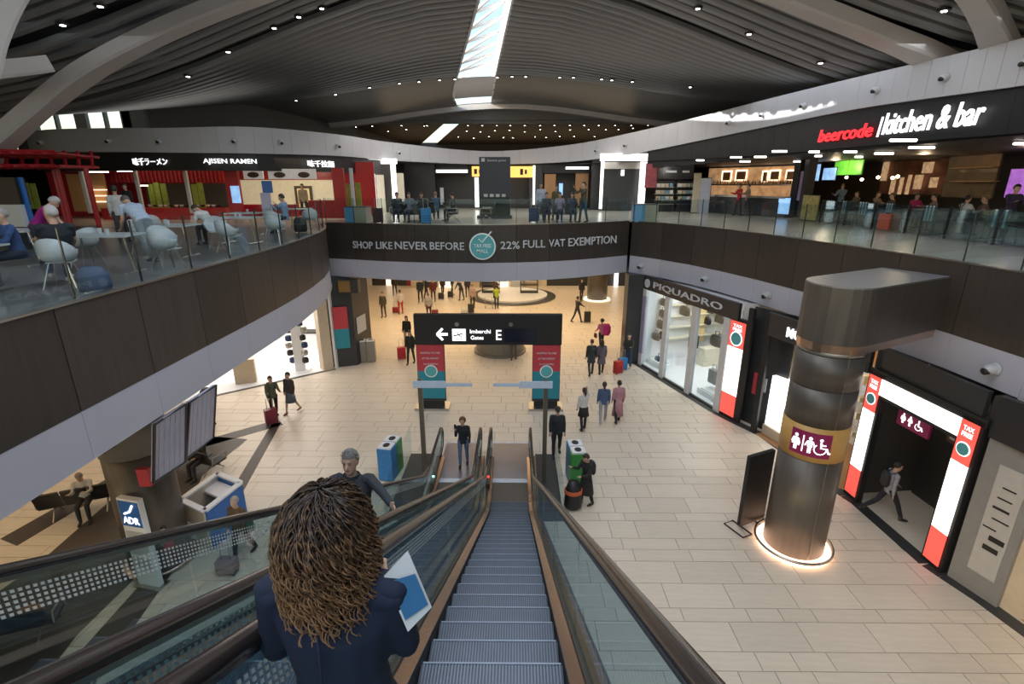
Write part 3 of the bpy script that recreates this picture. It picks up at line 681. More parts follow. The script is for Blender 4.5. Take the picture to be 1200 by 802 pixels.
for kd, ao in (('dress', -.42), ('bar', -.2), ('man', 0.0), ('chair', .30)): pillar_icon(kd, ao)
# cap joining the pillar to the deck edge
CA_ = R(28); ca, sa_ = math.cos(CA_), math.sin(CA_)
cap = [(.69*math.cos(R(90+15*i)), .69*math.sin(R(90+15*i))) for i in range(13)]+[(2.75, -.69), (2.75, .69)]
cap = [(x*ca-y*sa_, x*sa_+y*ca) for x, y in cap]
MB().prism(cap, 5.28, 6.44).build('cap_casing', M_bronze, t); MB().prism([(x*.985, y*.985) for x, y in cap], 6.44, 6.47).build('cap_lid', mat('cap_lid_grey', (.3, .3, .32), .35, .5), t); MB().prism([(x*.97, y*.97) for x, y in cap], 5.10, 5.28).build('cap_underside', M_warmsteel, t)
t = thing('advertising_board', 'tall black free-standing board right behind the round pillar', 'board', (5.95, 11.05, 0), R(25))
B(-.35, .5, -.05, .05, .12, 2.1).build('panel', M_black, t); MB().tube([(-.5, -.3, .03), (-.5, .3, .03), (-.2, .3, .03), (-.2, -.3, .03), (-.5, -.3, .03)], .02, 6).build('foot_frame', M_black, t); MB().tube([(.3, -.3, .03), (.3, .3, .03), (.5, .3, .03)], .02, 6).build('foot_frame', M_black, t)

# ================================================================== LEFT PILLAR, SCREENS, KIOSK, TOTEM
LX, LY = -8.28, 9.75
t = thing('round_pillar', 'round bronze pillar behind the slanted screens on the left', 'column', (LX, LY, 0))
MB().lathe(0, 0, [(.62, .06), (.62, 2.9)], 36).build('lower_cladding', M_bronze, t, True); MB().lathe(0, 0, [(.64, 2.92), (.64, 4.33)], 36).build('upper_cladding', mat('dull_plaster', (.2, .19, .17), .5), t, True)
MB().lathe(0, 0, [(.72, .04), (.76, .07), (.76, .10), (.70, .12)], 36).build('base_ring', M_warmsteel, t, True)
B(.42, .66, -.62, -.5, 2.35, 2.75).build('fire_sign', M_posterr, t); B(-.25, .15, -.95, -.6, 3.3, 3.6).build('camera_box', M_black, t)
for k, (tl, tr, br, bl) in enumerate((((181, 498), (218, 474), (217, 541), (180, 566)), ((222, 472), (253, 452), (250, 513), (218, 538)))):
    a, b, c, d = gp(*tl, 4.25), gp(*tr, 4.25), gp(*br, 2.75), gp(*bl, 2.75)
    t = thing('flight_screen', ('slanted flight screen seen from behind, nearer to the left pillar', 'slanted flight screen seen from behind, next to the walkway')[k], 'screen', a)
    mv = [p-a for p in (d, c, b, a)]
    MB().slab(mv, .06).build('back_panel', M_screen, t)
    for i in range(1, 6): f = i/6; p0, p1 = mv[3].lerp(mv[2], f), mv[0].lerp(mv[1], f); MB().tube([p0+Vector((.0, -.01, 0)), p1+Vector((0, -.01, 0))], .008, 4).build('back_rib', M_screen, t)
    MB().tube([mv[0], mv[3], mv[2], mv[1], mv[0]], .03, 5).build('frame', M_dark, t)
# kiosk
ka, kb, kc, kd = gp(212, 587, 1.05), gp(255, 556, 1.05), gp(286, 571, 1.05), gp(240, 600, 1.05)
t = thing('information_kiosk', 'open white counter kiosk with a bright blue side on the left', 'kiosk', ka)
pk = [(p-ka) for p in (ka, kb, kc, kd)]
pk[2] = pk[1]+(pk[3]-pk[0])
for i, (a, b) in enumerate(((0, 1), (1, 2), (2, 3), (3, 0))):
    MB().seg(pk[a], pk[b], .08, 0, 1.05).build('side_panel', M_bluep if i == 2 else (M_bluep if i == 1 else M_beige), t).location.z = -1.05
    MB().seg(pk[a], pk[b], .14, 1.05, 1.10).build('counter_edge', M_shopw, t).location.z = -1.05
ctr = (pk[0]+pk[2])/2
MB().prism([(p.x, p.y) for p in (pk[1].lerp(ctr, .1), pk[2].lerp(ctr, .1), pk[2].lerp(pk[3], .45), pk[1].lerp(pk[0], .45))], -.2, -.14).build('worktop', M_shopw, t)
MB().lathe(ctr.x*.6+pk[0].x*.4, ctr.y*.6+pk[3].y*.4, [(.28, -1.0), (.28, -.5)], 16).build('stool', M_shopw, t)
t = thing('airport_totem', 'white totem with a blue panel lettered ADR before the left pillar', 'totem', (-7.98, 8.95, 0), R(-12))
B(-.27, .27, -.06, .06, .02, 2.2).build('body', M_shopw, t); B(-.25, .25, -.07, -.06, 1.55, 2.15).build('blue_panel', M_bluep, t)
for k in range(3): B(-.23, .23, -.07, -.06, .5+.33*k, .76+.33*k).build('info_plate', mat('grey_plate', (.45, .45, .45), .4), t)
o = text('ADR', (-.2, -.075), (.2, -.075), 1.62, .16, M_signw, None); o.parent = t; KIDS[t].append(o)
MB().tube([(-.12, -.08, 1.86), (.02, -.08, 1.92), (.12, -.08, 2.08)], .025, 5).build('wing_mark', M_signw, t)
B(-.34, .34, -.16, .16, 0, .03).build('foot', M_steel, t)

# ================================================================== BENCH SEATING
def gang_seat(loc, rz, n, label, group=None):
    t = thing('gang_seat', label, 'bench', loc, rz, group)
    for i in range(n):
        x = (i-(n-1)/2)*.58
        MB().slab([(x-.27, -.22, .44), (x+.27, -.22, .44), (x+.27, .24, .40), (x-.27, .24, .40)], .05).build('seat', M_seatb, t)
        MB().slab([(x-.27, .24, .42), (x+.27, .24, .42), (x+.27, .40, .88), (x-.27, .40, .88)], .05).build('backrest', M_seatb, t)
    L = n*.58/2
    MB().tube([(-L, .05, .34), (L, .05, .34)], .035, 6).build('beam', M_steel, t)
    for s_ in (-1, 1):
        x = s_*(L-.3); MB().tube([(x, -.3, .02), (x, .05, .34), (x, .4, .02)], .022, 6).build('leg', M_steel, t)
        MB().tube([(s_*L, -.2, .42), (s_*L, -.2, .64), (s_*L, .25, .64), (s_*L, .28, .42)], .018, 6).build('armrest', M_steel, t)
    return t
gang_seat((-11.6, 11.6, 0), R(205), 3, 'row of black seats at the left edge of the lower floor')
gang_seat((-9.7, 13.7, 0), R(160), 3, 'row of black seats behind the slanted screens')
gang_seat((-9.7, 7.5, 0), R(200), 3, 'row of black seats seen through the glass at the lower left corner')
gang_seat((-4.9, 23.9, DK), R(0), 3, 'black seats with seated travellers on the bridge, left group')
gang_seat((-4.7, 24.9, DK), R(180), 3, 'black seats back to back behind the left bridge group')
gang_seat((-2.9, 23.7, DK), R(100), 2, 'black seats left of the dark service slab on the bridge')
gang_seat((-1.4, 23.5, DK), R(-90), 2, 'black seats just before the dark service slab')
gang_seat((1.9, 23.9, DK), R(0), 3, 'black seats with seated travellers on the bridge, right group')
# ================================================================== LOWER RIGHT SHOPS
def atp(px, py, a, b, off=0.0):
    """ray met with the vertical plane through ground points a, b moved off to its right-hand side"""
    a = Vector((a[0], a[1], 0)); b = Vector((b[0], b[1], 0)); d = (b-a).normalized(); n = Vector((d.y, -d.x, 0)); r = ray(px, py)
    return EYE+r*((a-n*off-EYE).dot(n)/r.dot(n))
FA, FB = Vector((5.95, 23.45, 0)), Vector((7.75, 17.95, 0)); fd = (FB-FA).normalized(); fn = Vector((-fd.y, fd.x, 0))   # fn points into the shop
def fp(s_, d_=0.0): p = FA+fd*s_+fn*d_; return (p.x, p.y)
Lf = (FB-FA).length
shop = thing('luggage_shop', 'luggage shop with glass front and grey PIQUADRO lettering', 'shop')
MB().seg(fp(-.1), fp(Lf+.5), .12, 3.72, 4.36, off=.0).build('sign_band', M_dark, shop)
text('PIQUADRO', fp(.95, -.09), fp(Lf-.3, -.09), 3.86, .32, M_letter, shop, depth=.04)
disc2 = MB().tube([Vector((*fp(.45, -.08), 4.03)), Vector((*fp(.45, -.12), 4.03))], .2, 18).build('round_logo', M_letter, shop)
MB().seg(fp(-.1, 6.5), fp(Lf+1.6, 6.5), .1, 0, 4.3).build('back_wall', M_shopw, shop)
MB().seg(fp(0, 0), fp(0, 6.5), .1, 0, 4.3).build('side_wall', M_shopw, shop); MB().seg(fp(Lf+.35, .3), fp(Lf+.9, 2.2), .1, 0, 4.3).build('side_wall', M_shopw, shop)
MB().prism([fp(0), fp(Lf+.3), fp(Lf+.3, 6.5), fp(0, 6.5)], 0.005, .03).build('shop_floor', M_shopw, shop); MB().prism([fp(0), fp(Lf+.3), fp(Lf+.3, 6.5), fp(0, 6.5)], 4.2, 4.25).build('shop_ceiling', M_shopw, shop)
for s_ in (.25, 2.05, 3.95, Lf): MB().seg(fp(s_-.16), fp(s_+.16), .16, 0, 3.72).build('pilaster', mat('pale_pilaster', (.62, .62, .64), .4), shop)
for a, b in ((.41, 1.89), (2.21, 3.79), (4.11, Lf-.16)): MB().seg(fp(a), fp(b), .02, .08, 3.72).build('glass_pane', M_glass, shop); MB().seg(fp(a), fp(b), .1, 0, .08).build('sill', M_strip, shop)
c = FA+fd*2.8+fn*2.0; lamp('AREA', 'shop_lamp', (c.x, c.y, 4.15), 170, (1, .98, .95), 3, 3)
MB().seg(fp(1.3, 2.6), fp(1.3, 5.4), .5, .03, .9).build('display_counter', M_cream, shop); MB().seg(fp(.2, 2.75), fp(.2, 3.5), .2, .9, 4.2).build('yellow_panel', mat('pale_yellow', (.75, .58, .28), .5), shop)
for zz in (1.2, 1.75, 2.3, 2.85): MB().seg(fp(.3, 1.2), fp(.3, 6.3), .3, zz, zz+.03).build('shelf', M_cream, shop)
def bag(p, s_, label, m, group, kind=0):
    t = thing('handbag' if kind == 0 else 'suitcase', label, 'bag' if kind == 0 else 'suitcase', p, math.atan2(fd.y, fd.x), group)
    q = MB(); q.loft([((0, 0, z*s_), (1, 0, 0), (0, 1, 0), rx*s_, ry*s_) for z, rx, ry in ((0, .5, .22), (.06, .56, .27), (.45, .55, .26), (.62, .5, .2), (.68, .4, .08))], 10) if kind == 0 else q.box(-.32*s_, .32*s_, -.18*s_, .18*s_, .08*s_, 1.0*s_)
    q.build('body', m, t, kind == 0)
    MB().tube([(-.2*s_, 0, (.6 if kind == 0 else 1.0)*s_), (-.15*s_, 0, (.95 if kind == 0 else 1.35)*s_), (.15*s_, 0, (.95 if kind == 0 else 1.35)*s_), (.2*s_, 0, (.6 if kind == 0 else 1.0)*s_)], .03*s_, 5).build('handle', M_steel if kind else m, t)
    if kind:
        for a in (-.22, .22): MB().tube([(a*s_, -.06, .05*s_), (a*s_, .06, .05*s_)], .05*s_, 8).build('wheel', M_black, t)
    return t
m_bag = solid('black_leather', (.02, .018, .02), .4); m_bagb = solid('brown_leather', (.12, .05, .03), .4); m_bagn = solid('navy_leather', (.02, .05, .12), .4)
SA, SB = fp(.35, 0), fp(.35, 6)
for px, z_, s_, m_ in ((776, 2.88, .5, m_bag), (776, 2.33, .5, m_bag), (775, 1.78, .55, m_bag), (770, 1.23, .5, m_bag), (778, 1.23, .5, m_bag), (803, 2.88, .6, m_bag), (801, 2.33, .62, m_bag), (829, 2.88, .55, m_bag), (830, 2.33, .5, m_bag), (845, 2.88, .62, m_bag), (844, 2.33, .62, m_bag), (843, 1.78, .62, m_bag), (858, 2.88, .55, m_bagb), (859, 2.33, .55, m_bagb), (858, 1.78, .55, m_bagb), (828, 1.78, .5, m_bag)):
    p = atp(px, 380, SA, SB); bag((p.x, p.y, z_), s_, 'small leather bag displayed on the lit shelves of the luggage shop', m_, 'bags on the luggage shop shelves')
p = atp(811, 417, fp(1.2, 0), fp(1.2, 6)); bag((p.x, p.y, .9), .68, 'large black trolley case standing on the counter of the luggage shop', m_bag, None, 1)
p = atp(835, 450, FA, FB, .9); bag(p, .62, 'grey hard shell suitcase in the right window of the luggage shop', solid('grey_shell', (.2, .2, .21), .4), None, 1)
bag(atp(772, 428, FA, FB, .7), .6, 'navy bag standing in the left window of the luggage shop', m_bagn, None)
p = atp(839, 406, fp(1.2, 0), fp(1.2, 6)); bag((p.x, p.y, .9), .75, 'rounded black backpack on the low shelf of the luggage shop', m_bag, None)
for k, (px, py) in enumerate(((771, 436), (835, 462))):
    p = atp(px, py, FA, FB, .7); t = thing('display_plinth', ('white plinth in the left shop window', 'white stepped plinth in the right shop window')[k], 'plinth', (p.x, p.y, 0), math.atan2(fd.y, fd.x)); B(-.45, .45, -.25, .25, .03, max(.3, p.z)).build('block', M_shopw, t); B(-.6, .6, -.3, .3, .03, .25).build('base', M_shopw, t)
# lit red and white panel, black door, next shop
def lit_pillar(a, b, z1, label, zr=.95, ztop=None):
    t = thing('light_panel', label, 'panel'); a = Vector((a[0], a[1], 0)); b = Vector((b[0], b[1], 0))
    d = (b-a).normalized()
    MB().seg(a-d*.06, b+d*.06, .16, 0, z1+.1, off=.04).build('black_frame', M_black, t)
    MB().seg(a, b, .02, .12, zr, off=-.06).build('red_foot', M_litred, t); MB().seg(a, b, .02, zr, z1-.95, off=-.06).build('white_field', M_lit, t); MB().seg(a, b, .02, z1-.95, z1, off=-.06).build('red_head', M_litred, t)
    c = (a+b)/2; n = Vector((d.y, -d.x, 0)); w_ = (b-a).length
    for k, (f, m_) in enumerate(((.40, M_signw), (.34, M_teal))):
        MB().tube([c+n*(.07+.01*k)+Vector((0, 0, z1-.62)), c+n*(.08+.01*k)+Vector((0, 0, z1-.62))], f*w_, 18).build('round_emblem', m_, t)
    for k in range(2): text(('TAX', 'FREE')[k], a+d*w_*.2+n*.075, b-d*w_*.2+n*.075, z1-.2-.14*k, .1, M_signw, t, depth=.01)
    return t
lit_pillar((7.82, 17.78), (8.08, 17.15), 3.7, 'tall lit red and white panel right of the luggage shop')
t = thing('black_doorway', 'black recessed doorway between the two lit shops', 'doorway')
MB().seg((8.08, 17.1), (8.16, 16.9), .1, 0, 4.3).build('jamb', M_black, t); MB().seg((8.33, 16.28), (8.41, 16.1), .1, 0, 4.3).build('jamb', M_black, t); MB().seg((8.35, 17.3), (9.1, 15.9), .06, 0, 4.3).build('door_leaf', M_dark, t)
p = Vector((8.86, 16.6, 1.6)); MB().seg((8.52, 16.95), (8.58, 16.84), .04, 1.2, 2.0, off=-.05).build('red_notice', M_posterr, t); MB().seg((8.70, 16.6), (8.76, 16.5), .04, 1.4, 1.9, off=-.05).build('white_notice', M_chair, t)
GA, GB = Vector((8.40, 16.12, 0)), Vector((9.36, 12.6, 0)); gd = (GB-GA).normalized(); gn = Vector((-gd.y, gd.x, 0))
def gpn(s_, d_=0.0): p = GA+gd*s_+gn*d_; return (p.x, p.y)
shop2 = thing('boutique', 'boutique with glowing white counter behind the round pillar, lettered MONT', 'shop')
MB().seg(gpn(-.15), gpn(3.6), .12, 3.6, 4.36).build('sign_band', M_dark, shop2); text('MONT', gpn(.75, -.09), gpn(1.85, -.09), 3.78, .32, M_signw, shop2, depth=.04)
MB().seg(gpn(0, .5), gpn(1.6, .5), .3, .35, 2.15).build('lit_counter', M_lit, shop2); MB().seg(gpn(0, .45), gpn(1.6, .45), .36, .0, .35).build('counter_plinth', M_beige, shop2); MB().seg(gpn(0, .7), gpn(1.6, .7), .1, 2.2, 3.6).build('beige_wall', M_beige, shop2)
MB().seg(gpn(.9, .33), gpn(1.0, .33), .03, 1.2, 1.5).build('dark_mark', M_black, shop2)
MB().seg(gpn(1.6, 2.6), gpn(3.6, 2.6), .1, 0, 4.3).build('back_wall', M_wood, shop2); MB().prism([gpn(0, 0), gpn(3.5, 0), gpn(3.5, 2.6), gpn(0, 2.6)], .002, .008).build('shop_floor', M_wood, shop2)
for zz in (.6, 1.2, 1.8, 2.4): MB().seg(gpn(1.8, 2.2), gpn(3.4, 2.2), .5, zz, zz+.05).build('shelf', M_beige, shop2)
random.seed(3)
for k in range(16):
    p = gpn(1.95+.42*(k % 4), 2.05); t = thing('folded_goods', 'small folded article on the shelves behind the round pillar', 'goods', (p[0], p[1], .65+.6*(k//4)), 0, 'goods on the boutique shelves')
    B(-.14, .14, -.1, .1, 0, random.uniform(.1, .3)).build('pack', [M_cream, M_dark, M_shopw, m_bagb][k % 4], t)
c = Vector((*gpn(2.4, 1.2), 0)); lamp('AREA', 'shop_lamp', (c.x, c.y, 4.2), 35, WARM, 1.5, 1.2)
# lit portal of the washroom passage
WA, WB = Vector((9.38, 12.55, 0)), Vector((9.60, 9.5, 0)); wd_ = (WB-WA).normalized()
lit_pillar(WA, WA+wd_*.40, 3.62, 'lit white and red left leg of the washroom portal'); lit_pillar(WB-wd_*.40, WB, 3.62, 'lit white and red right leg of the washroom portal')
t = thing('portal_header', 'glowing white lintel over the dark washroom passage', 'panel')
MB().seg(WA+wd_*.4, WB-wd_*.4, .02, 3.2, 3.62, off=-.06).build('white_field', M_lit, t); MB().seg(WA-wd_*.1, WB+wd_*.1, .2, 3.62, 3.8, off=.06).build('black_frame', M_black, t); MB().seg(WA+wd_*.4, WB-wd_*.4, .2, 3.1, 3.2, off=.06).build('black_frame', M_black, t)
pw = bpy.data.objects.new('wall_passage', None); C.objects.link(pw); pw['kind'] = 'structure'
MB().seg(WA+Vector((.05, 0, 0)), WA+Vector((4.2, .4, 0)), .1, 0, 4.3).build('wall_panel', M_darkwall, pw); MB().seg(WB+Vector((.1, 0, 0)), WB+Vector((4.2, .4, 0)), .1, 0, 4.3).build('wall_panel', M_darkwall, pw); MB().seg((13.2, 13.2), (13.4, 9.5), .1, 0, 4.3).build('wall_panel', M_darkwall, pw)
MB().seg((11.3, 12.6), (11.4, 11.2), .08, 0, 3.4).build('wall_panel', M_dark, pw); MB().seg((9.5, 12.4), (9.65, 9.6), .1, 3.8, 4.36).build('wall_panel', M_dark, pw)
MB().prism([(9.5, 12.5), (9.7, 9.5), (13.3, 9.8), (13.3, 13)], -.015, .001).build('passage_floor', M_tile, pw)
t = thing('washroom_sign', 'plum washroom sign hanging in the dark passage portal', 'sign'); sa, sb = Vector((9.75, 11.85, 0)), Vector((9.85, 10.95, 0)); sdn = Vector((-1, -.1, 0)).normalized()
MB().seg(sa, sb, .06, 2.55, 3.02).build('board', M_plum, t)
for kd, f in (('dress', .2), ('man', .42), ('chair', .68)):
    q = MB(); bx = MB(); s_ = .26
    if kd == 'chair': bx.ball((0, 0, s_*.9), .025, .004, .025, 8, 4); bx.tube([(0, 0, s_*.78), (0, 0, s_*.42), (.09, 0, s_*.4), (.13, 0, s_*.1)], .016, 5); bx.tube([(.08*math.cos(R(k)), 0, s_*.32+.08*math.sin(R(k))) for k in range(130, 400, 30)], .009, 5)
    else: human_icon(bx, 0, 0, s_, 0, kd == 'dress')
    c = sa.lerp(sb, f); dd = (sb-sa).normalized()
    for v in bx.v: p = c+dd*v[0]+sdn*(.04-v[1]); q.v.append((p.x, p.y, 2.64+v[2]))
    q.f = bx.f; q.build('washroom_pictogram', M_signw, t)
MB().tube([(9.8, 11.4, 3.02), (9.8, 11.4, 4.3)], .02, 6).build('hanger', M_steel, t)
t = thing('exit_sign', 'small brown exit sign below the plum washroom sign', 'sign'); B(10.6, 10.64, 10.9, 11.3, 2.35, 2.75).build('board', solid('brown_sign', (.12, .07, .04), .5), t)
B(10.58, 10.6, 11.0, 11.2, 2.45, 2.65).build('pictogram', M_letter, t)
lamp('POINT', 'passage_lamp', (10.6, 11.0, 3.9), 12, NEUT, .1)
# right end: grey lettered panel and beige shop corner
t = thing('lettered_panel', 'pale grey upright panel with dark lettering right of the washroom portal', 'panel')
pa, pb = Vector((9.80, 9.15, 0)), Vector((9.93, 8.72, 0)); dd = (pb-pa).normalized(); nn = Vector((dd.y, -dd.x, 0))
MB().seg(pa-dd*.25, pb+dd*.25, .1, 0, 3.45).build('board', mat('warm_grey_panel', (.25, .25, .25), .5), t); MB().seg(pa+dd*.05, pb+dd*.1, .02, .5, 3.0, off=-.06).build('face', mat('pale_grey_face', (.46, .46, .45), .5), t)
random.seed(5)
for k in range(7): q = MB(); c = pa.lerp(pb, .45); zz = 1.1+k*.24; o_ = random.uniform(-.12, .05); MB().seg(c+dd*o_, c+dd*(o_+random.uniform(.18, .3)), .01, zz, zz+random.choice([.03, .05, .11]), off=-.075).build('dark_lettering', M_black, t)
t = thing('beige_wall_end', 'beige shop wall end at the right edge of the picture', 'wall'); MB().seg((9.97, 8.66), (10.35, 7.9), .2, 0, 4.3, off=.1).build('slab', M_beige, t)
struct(MB().seg((9.62, 9.4), (10.1, 6.0), .14, 3.45, 4.36, off=.1).build('wall_right', M_dark))
t = thing('shop_counter', 'brown wooden counter with lit top at the lower right edge', 'counter'); B(10.8, 12.4, 6.6, 8.6, 0, 1.0).build('base', M_wood, t); B(10.75, 12.4, 6.6, 8.6, 1.0, 1.6).build('lit_case', M_litw, t)
B(10.2, 14, 5, 9.3, -.01, .006).build('floor_of_shop', M_wood, t); lamp('POINT', 'shop_lamp', (11.2, 7.6, 3.6), 40, WARM, .15)
struct(B(14, 14.2, -2, 9.4, 0, 4.36).build('wall_right', M_cream)); struct(B(9.9, 14.2, 9.1, 9.3, 0, 4.36).build('wall_right', M_cream))
cr = thing('corner_column', 'black corner column between the hall and the luggage shop', 'column'); B(5.2, 5.95, 23.3, 24.1, 0, 4.36).build('shaft', M_dark, cr); MB().seg((5.95, 23.3), (6.05, 23.05), .1, .6, 3.4, off=-.0).build('poster', mat('poster_lilac', (.3, .28, .4), .4), cr)

# ================================================================== LOWER LEFT SHOP, POSTER COLUMN
ls = thing('eyewear_shop', 'brilliant white open shop under the left deck', 'shop')
MB().prism([(-17, 15.5), (-8.6, 22.5), (-8.6, 27), (-19, 27)], .005, .03).build('shop_floor', M_shopw, ls)
MB().seg((-8.55, 22.5), (-8.3, 27), .1, 0, 4.3).build('side_wall', M_shopw, ls); B(-19, -8.4, 26.9, 27, 0, 4.3).build('back_wall', M_shopw, ls)
MB().seg((-9.0, 22.15), (-8.65, 22.45), .5, 0, 4.3, off=.2).build('beige_pier', M_beige, ls)
lamp('AREA', 'shop_lamp', (-12.5, 22.8, 4.25), 300, (1, .98, .96), 6, 5)
t = thing('counter_desk', 'white and black cash desk inside the white shop', 'desk'); p = gp(366, 388, 1.0); t.location = (p.x, p.y, 0); B(-.9, .9, -.3, .3, .03, .95).build('body', M_shopw, t); B(-.95, .95, -.35, .35, .95, 1.0).build('top', M_black, t)
t = thing('pedestal', 'beige pedestal box at the entrance of the white shop', 'plinth', (-11.9, 20.75, 0), R(20)); B(-.42, .42, -.2, .2, .03, 1.05).build('box', M_beige, t); B(-.44, .44, -.22, .22, 1.05, 1.1).build('lid', M_beige, t)
t = thing('display_stand', 'tall white display stand hung with dark bags before the white shop', 'stand', (-10.05, 22.1, 0), R(20)); B(-.22, .22, -.12, .12, .03, 2.35).build('column', M_shopw, t); MB().lathe(0, 0, [(.5, .03), (.45, .07)], 18).build('base', M_shopw, t)
random.seed(11)
for k in range(12):
    b = thing('hanging_bag', 'small dark bag hung on the white display stand', 'bag', (-10.05+(-.33 if k % 2 else .30)+random.uniform(-.05, .05), 22.05+random.uniform(-.1, .1), .45+.36*(k//2)), R(20), 'bags on the display stand')
    MB().loft([((0, 0, z), (1, 0, 0), (0, 1, 0), rx, ry) for z, rx, ry in ((0, .1, .06), (.05, .15, .09), (.22, .14, .08), (.28, .08, .04))], 8).build('pouch', [m_bag, m_bagn, M_steel][k % 3], b, True)
pc = thing('poster_column', 'square charcoal column with a red and teal poster near the left shop', 'column')
a, b = (-8.75, 22.62), (-7.65, 23.0)
MB().prism([a, b, (-7.35, 24.6), (-8.6, 24.6)], 0, 4.36).build('shaft', M_dark, pc); MB().seg((-8.5, 22.66), (-7.88, 22.88), .04, 1.9, 2.95, off=-.05).build('red_poster', M_posterr, pc); MB().seg((-8.5, 22.66), (-7.88, 22.88), .04, .95, 1.9, off=-.05).build('teal_poster', M_postert, pc)
MB().seg((-7.6, 23.2), (-7.45, 24.1), .03, 1.5, 2.3, off=-.02).build('white_notice', M_chair, pc); text('SHOPPING', (-8.4, 22.66), (-8.0, 22.80), 2.6, .08, M_letter, pc, depth=.02)
pb_ = thing('dark_monitor', 'dark monitor hung from the soffit beside the poster column', 'screen', (-7.6, 22.7, 3.95)); B(-.45, .45, -.2, .2, -.3, .3).build('housing', M_dark, pb_); B(-.42, .1, -.22, -.2, -.25, .25).build('amber_face', solid('amber_dark', (.22, .12, .03), .4), pb_)
def bin_(name, loc, rz, label, wds, cols, h=1.05, group=None):
    t = thing(name, label, 'bin', loc, rz, group); n = len(cols)
    for i, m_ in enumerate(cols):
        x0 = -wds*n/2+i*wds
        B(x0+.01, x0+wds-.01, -.22, .22, .03, h).build('container', m_, t); q = MB().prism([(x0+.03, -.2), (x0+wds-.03, -.2), (x0+wds-.03, .2), (x0+.03, .2)], h, h+.05)
        q.build('lid', M_shopw, t); MB().prism([(x0+wds/2+.3*wds*math.cos(R(a)), .1*math.sin(R(a))) for a in range(0, 360, 30)], h+.05, h+.056).build('opening', M_black, t)
    return t
m_gr = solid('bin_green', (.05, .30, .07), .4); m_bl = solid('bin_blue', (.03, .20, .50), .4); m_y = solid('bin_taupe', (.26, .23, .19), .4)
bin_('recycling_bin', (-3.75, 13.4, 0), R(80), 'blue and green recycling bin left of the escalator foot', .42, [m_bl, m_gr])
bin_('recycling_bin', (1.75, 13.1, 0), R(95), 'green and blue recycling bin right of the escalator foot', .42, [m_gr, m_bl], 1.1)
bin_('litter_bin', (-7.35, 23.6, 0), R(10), 'taupe double litter bin beside the poster column', .42, [m_y, m_y])
# ================================================================== FAR LOWER HALL
rb = thing('round_counter', 'round grey stone counter in the middle of the lower hall', 'counter', (-.85, 25.3, 0)); MB().lathe(0, 0, [(1.36, 0), (1.36, .12), (1.25, .14), (1.25, .85)], 30).build('drum', solid('grey_stone', (.2, .18, .15), .4), rb, False); MB().lathe(0, 0, [(1.34, .85), (1.34, .92)], 30).build('top', M_beige, rb)
co = thing('round_pillar', 'distant round bronze pillar in the lower hall below the bridge', 'column', (6.1, 37.7, 0)); MB().lathe(0, 0, [(.75, .06), (.75, 4.35)], 28).build('shaft', M_bronze, co, True); MB().lathe(0, 0, [(1.0, .0), (1.0, .08)], 28).build('base_lamp', M_litw, co)
fw = bpy.data.objects.new('wall_far_hall', None); C.objects.link(fw); fw['kind'] = 'structure'
for x0, x1, m_ in ((-22, -12.4, M_shopw), (-12.4, -11.2, M_darkwall), (-11.2, -10.5, M_litw), (-10.5, -9.4, M_darkwall), (-9.4, -8.9, M_posterr), (-8.9, 2.6, M_cream), (2.6, 14, M_dark)):
    B(x0, x1, 43.0, 43.3, 0, 4.36).build('wall_panel', m_, fw)
MB().seg((-13.6, 30), (-11.9, 37.5), .2, 0, 4.36).build('wall_panel', M_cream, fw); MB().seg((-8.1, 27), (-10.0, 33), .2, 0, 4.36).build('wall_panel', M_shopw, fw) if False else None
MB().seg((6.1, 24.1), (14, 42), .2, 0, 4.36, off=-.3).build('wall_panel', M_darkwall, fw)
for x0, x1, z0, z1, m_ in ((-8.6, -7.2, 2.9, 3.5, M_lit), (-6.8, -2.4, 2.3, 2.7, M_dark), (-2.2, -.4, 2.6, 3.2, M_lit), (-.2, 1.0, 2.2, 2.8, M_dark)): B(x0, x1, 42.6, 42.9, z0, z1).build('shop_header', m_, fw)
for k in range(9):
    x = -8.4+k*1.2; m_ = [M_beige, M_dark, M_litw, M_shopw][k % 4]; u_ = thing('wall_shelf', 'distant lit shelf unit along the far shop wall', 'shelf', (x, 42.4, 0), 0, 'shelf units of the far shop'); B(-.5, .5, -.25, .25, 0, 2.0).build('carcass', m_, u_)
    for zz in (.5, 1.0, 1.5): B(-.46, .46, -.3, -.25, zz, zz+.05).build('shelf_board', M_shopw, u_)
t = thing('curved_podium', 'low white curved podium before the far shop', 'podium', (-.3, 38.8, 0)); MB().lathe(0, 0, [(2.7, 0), (2.7, .18)], 40).build('deck', M_shopw, t); MB().lathe(0, 0, [(2.76, 0), (3.36, .05)], 40).build('edge', M_strip, t)
for k, (x, z) in enumerate(((-1.7, 2.2), (1.3, 1.9))):
    u_ = thing('cosmetics_stand', ('dark display stand on the left of the white podium', 'dark display stand on the right of the white podium')[k], 'stand', (x-.3, 39.3, .18)); B(-.7, .7, -.25, .25, 0, .12).build('foot', M_dark, u_)
    for zz in (.6, 1.0, 1.4): B(-.7, .7, -.25, .25, zz, zz+.07).build('shelf', M_dark, u_)
    for s_ in (-.66, .66): B(s_-.04, s_+.04, -.04, .04, 0, z).build('upright', M_dark, u_)
    B(-.7, .7, -.25, .25, z-.1, z).build('top', M_dark, u_)
t = thing('dark_shop_sign', 'white sign letters cut off by the bridge on the far dark wall', 'sign'); text('CEDI', (3.6, 42.9), (6.4, 42.9), 3.15, .5, M_signw, t, depth=.05)
B(8.3, 8.6, 42.5, 42.8, 0, 4.3).build('lit_post', M_lit, t)

